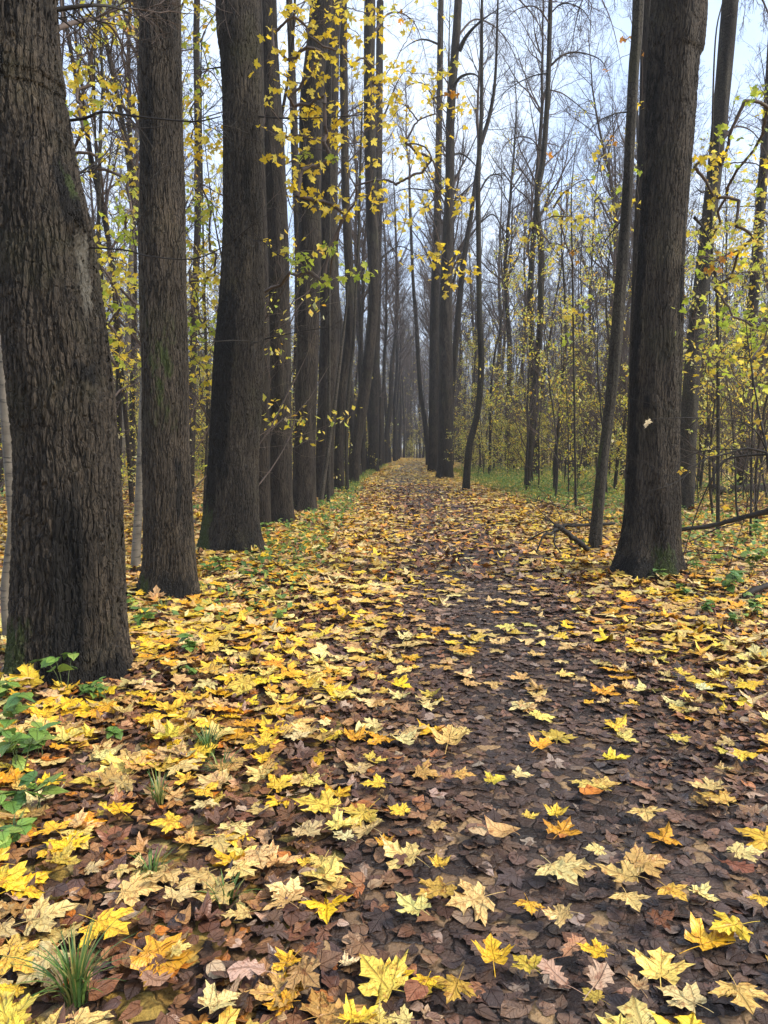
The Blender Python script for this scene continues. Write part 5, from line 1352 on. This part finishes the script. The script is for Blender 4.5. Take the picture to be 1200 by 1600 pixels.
Ys = 7.4
sh = [("branch", [(1198, 707, Ys), (1192, 690, Ys), (1177, 670, Ys - .1), (1150, 658, Ys - .2), (1093, 653, Ys - .3), (1020, 654, Ys - .4)], .011, .003),
      ("branch", [(1198, 707, Ys), (1165, 701, Ys), (1133, 710, Ys), (1100, 717, Ys - .1), (1066, 747, Ys - .2), (1040, 760, Ys - .3), (1012, 768, Ys - .3)], .012, .003),
      ("branch", [(1200, 710, Ys), (1137, 716, Ys + .1), (1117, 740, Ys), (1100, 773, Ys), (1083, 817, Ys), (1067, 870, Ys)], .012, .004),
      ("branch", [(1165, 702, Ys), (1110, 703, Ys + .1), (1070, 715, Ys + .2), (1050, 738, Ys + .2), (1040, 745, Ys + .2)], .007, .002),
      ("branch", [(1198, 700, Ys), (1185, 640, Ys + .1), (1172, 560, Ys + .2), (1165, 500, Ys + .2)], .012, .004),
      ("branch", [(1170, 703, Ys), (1160, 745, Ys), (1168, 790, Ys), (1150, 850, Ys), (1135, 900, Ys)], .007, .003),
      ("branch", [(1150, 706, Ys), (1120, 735, Ys), (1112, 765, Ys + .1), (1140, 780, Ys + .2), (1190, 800, Ys + .3)], .006, .002),
      ("branch", [(1093, 653, Ys - .3), (1080, 664, Ys - .3), (1055, 668, Ys - .2), (1035, 655, Ys - .2)], .004, .0018),
      ("branch", [(1083, 817, Ys), (1062, 800, Ys), (1050, 780, Ys), (1058, 760, Ys)], .004, .0018),
      ("branch", [(1120, 705, Ys), (1085, 672, Ys), (1040, 640, Ys + .1), (985, 622, Ys + .1)], .004, .0016),
      ("branch", [(1066, 747, Ys - .2), (1042, 742, Ys - .2), (1010, 722, Ys - .2), (985, 718, Ys - .2)], .004, .0016),
      ("branch", [(1177, 670, Ys - .1), (1160, 640, Ys), (1120, 610, Ys + .2), (1100, 560, Ys + .2)], .005, .002)]
bs = wood_piece("bare_shrub", "bare dark shrub arching its branches in from the right edge across the large tree", "shrub",
                [(1235, 905, Ys), (1222, 830, Ys), (1205, 760, Ys), (1198, 700, Ys)], .022, .014, sub=sh)
g = np.random.default_rng(3)
acc = Acc()
for (nm, pts_, a, b_) in sh:
    P = smooth_poly([at_depth(x, y, Y) for x, y, Y in pts_], 14)
    L = np.array([np.linalg.norm(np.diff(P, axis=0), axis=1).sum()])
    p, D, r, L2 = children(g, P[None], np.linspace(a, b_, 14)[None], 7, .15, .98, 50, .35, L)
    P2, R2 = grow_level(g, p, D, L2, 7, .0, .22, np.minimum(r * .5, .004), np.full(len(r), .0012)); V, q = tubes(P2, R2, 4); acc.add(V, q)
    p, D, r, L3 = children(g, P2, R2, 3, .15, .98, 50, .5, L2)
    P3, R3 = grow_level(g, p, D, L3, 5, .0, .25, r * .6, np.full(len(r), .001)); V, q = tubes(P3, R3, 3); acc.add(V, q)
tag(link("twigs", mk_mesh("twigs", np.concatenate(acc.V) - np.array(bs.location), np.concatenate(acc.Q)), M_TWIGD, bs), kind='stuff')
o = link("leaf", LEAFV[6], None, bs, at_depth(1013, 657, Ys - .42) - np.array(bs.location), (-1.2, .2, 1.9), .075); o.color = (.75, .66, .45, 1)
for (x, y) in ((1184, 657), (1134, 792), (1063, 735), (968, 690)):
    o = link("leaf", LEAFV[int(rng.integers(6))], None, bs, at_depth(x, y, Ys) - np.array(bs.location), (-.9, .2, rng.uniform(0, 6)), .055); o.color = (.72, .5, .05, 1)
# brown dry leaf propped against the second trunk
p = at_ground(245, 945); o = link("dry_leaf", GLV['m'][2], None, None, (p[0], p[1], .10), (1.0, .1, .4), .12); o.color = (.42, .25, .10, 1)
tag(o, "dry tan maple leaf propped upright against the second left trunk's foot", "leaf")
p = at_ground(46, 1090); o = link("upright_leaf", GLV['m'][3], None, None, (p[0], p[1], .15), (.95, -.1, .4), .16); o.color = (.72, .50, .03, 1)
tag(o, "big golden maple leaf standing up against the thickest trunk's left foot", "leaf")
print("TRIS", sum(len(m.polygons) * (2 if len(m.polygons) and m.polygons[0].loop_total == 4 else 1) for m in bpy.data.meshes), "objs", len(bpy.data.objects))

HAZE = 0.0008
if HAZE:
    m, nt = new_mat("haze_air"); b = NB(nt)
    pv = b.n('ShaderNodeVolumePrincipled'); pv.inputs['Color'].default_value = (.93, .95, .98, 1); pv.inputs['Density'].default_value = HAZE
    out = b.n('ShaderNodeOutputMaterial'); b.l(pv.outputs[0], out.inputs['Volume'])
    X, Y0, Y1, Z0, Z1 = 760, -340, 960, -3, 34
    V = [(-X, Y0, Z0), (X, Y0, Z0), (X, Y1, Z0), (-X, Y1, Z0), (-X, Y0, Z1), (X, Y0, Z1), (X, Y1, Z1), (-X, Y1, Z1)]
    o = link("haze", mk_mesh("haze", V, [(3, 2, 1, 0), (4, 5, 6, 7), (0, 1, 5, 4), (1, 2, 6, 5), (2, 3, 7, 6), (3, 0, 4, 7)]), m)
    tag(o, "thin damp autumn haze between the trees", "haze", kind='stuff')
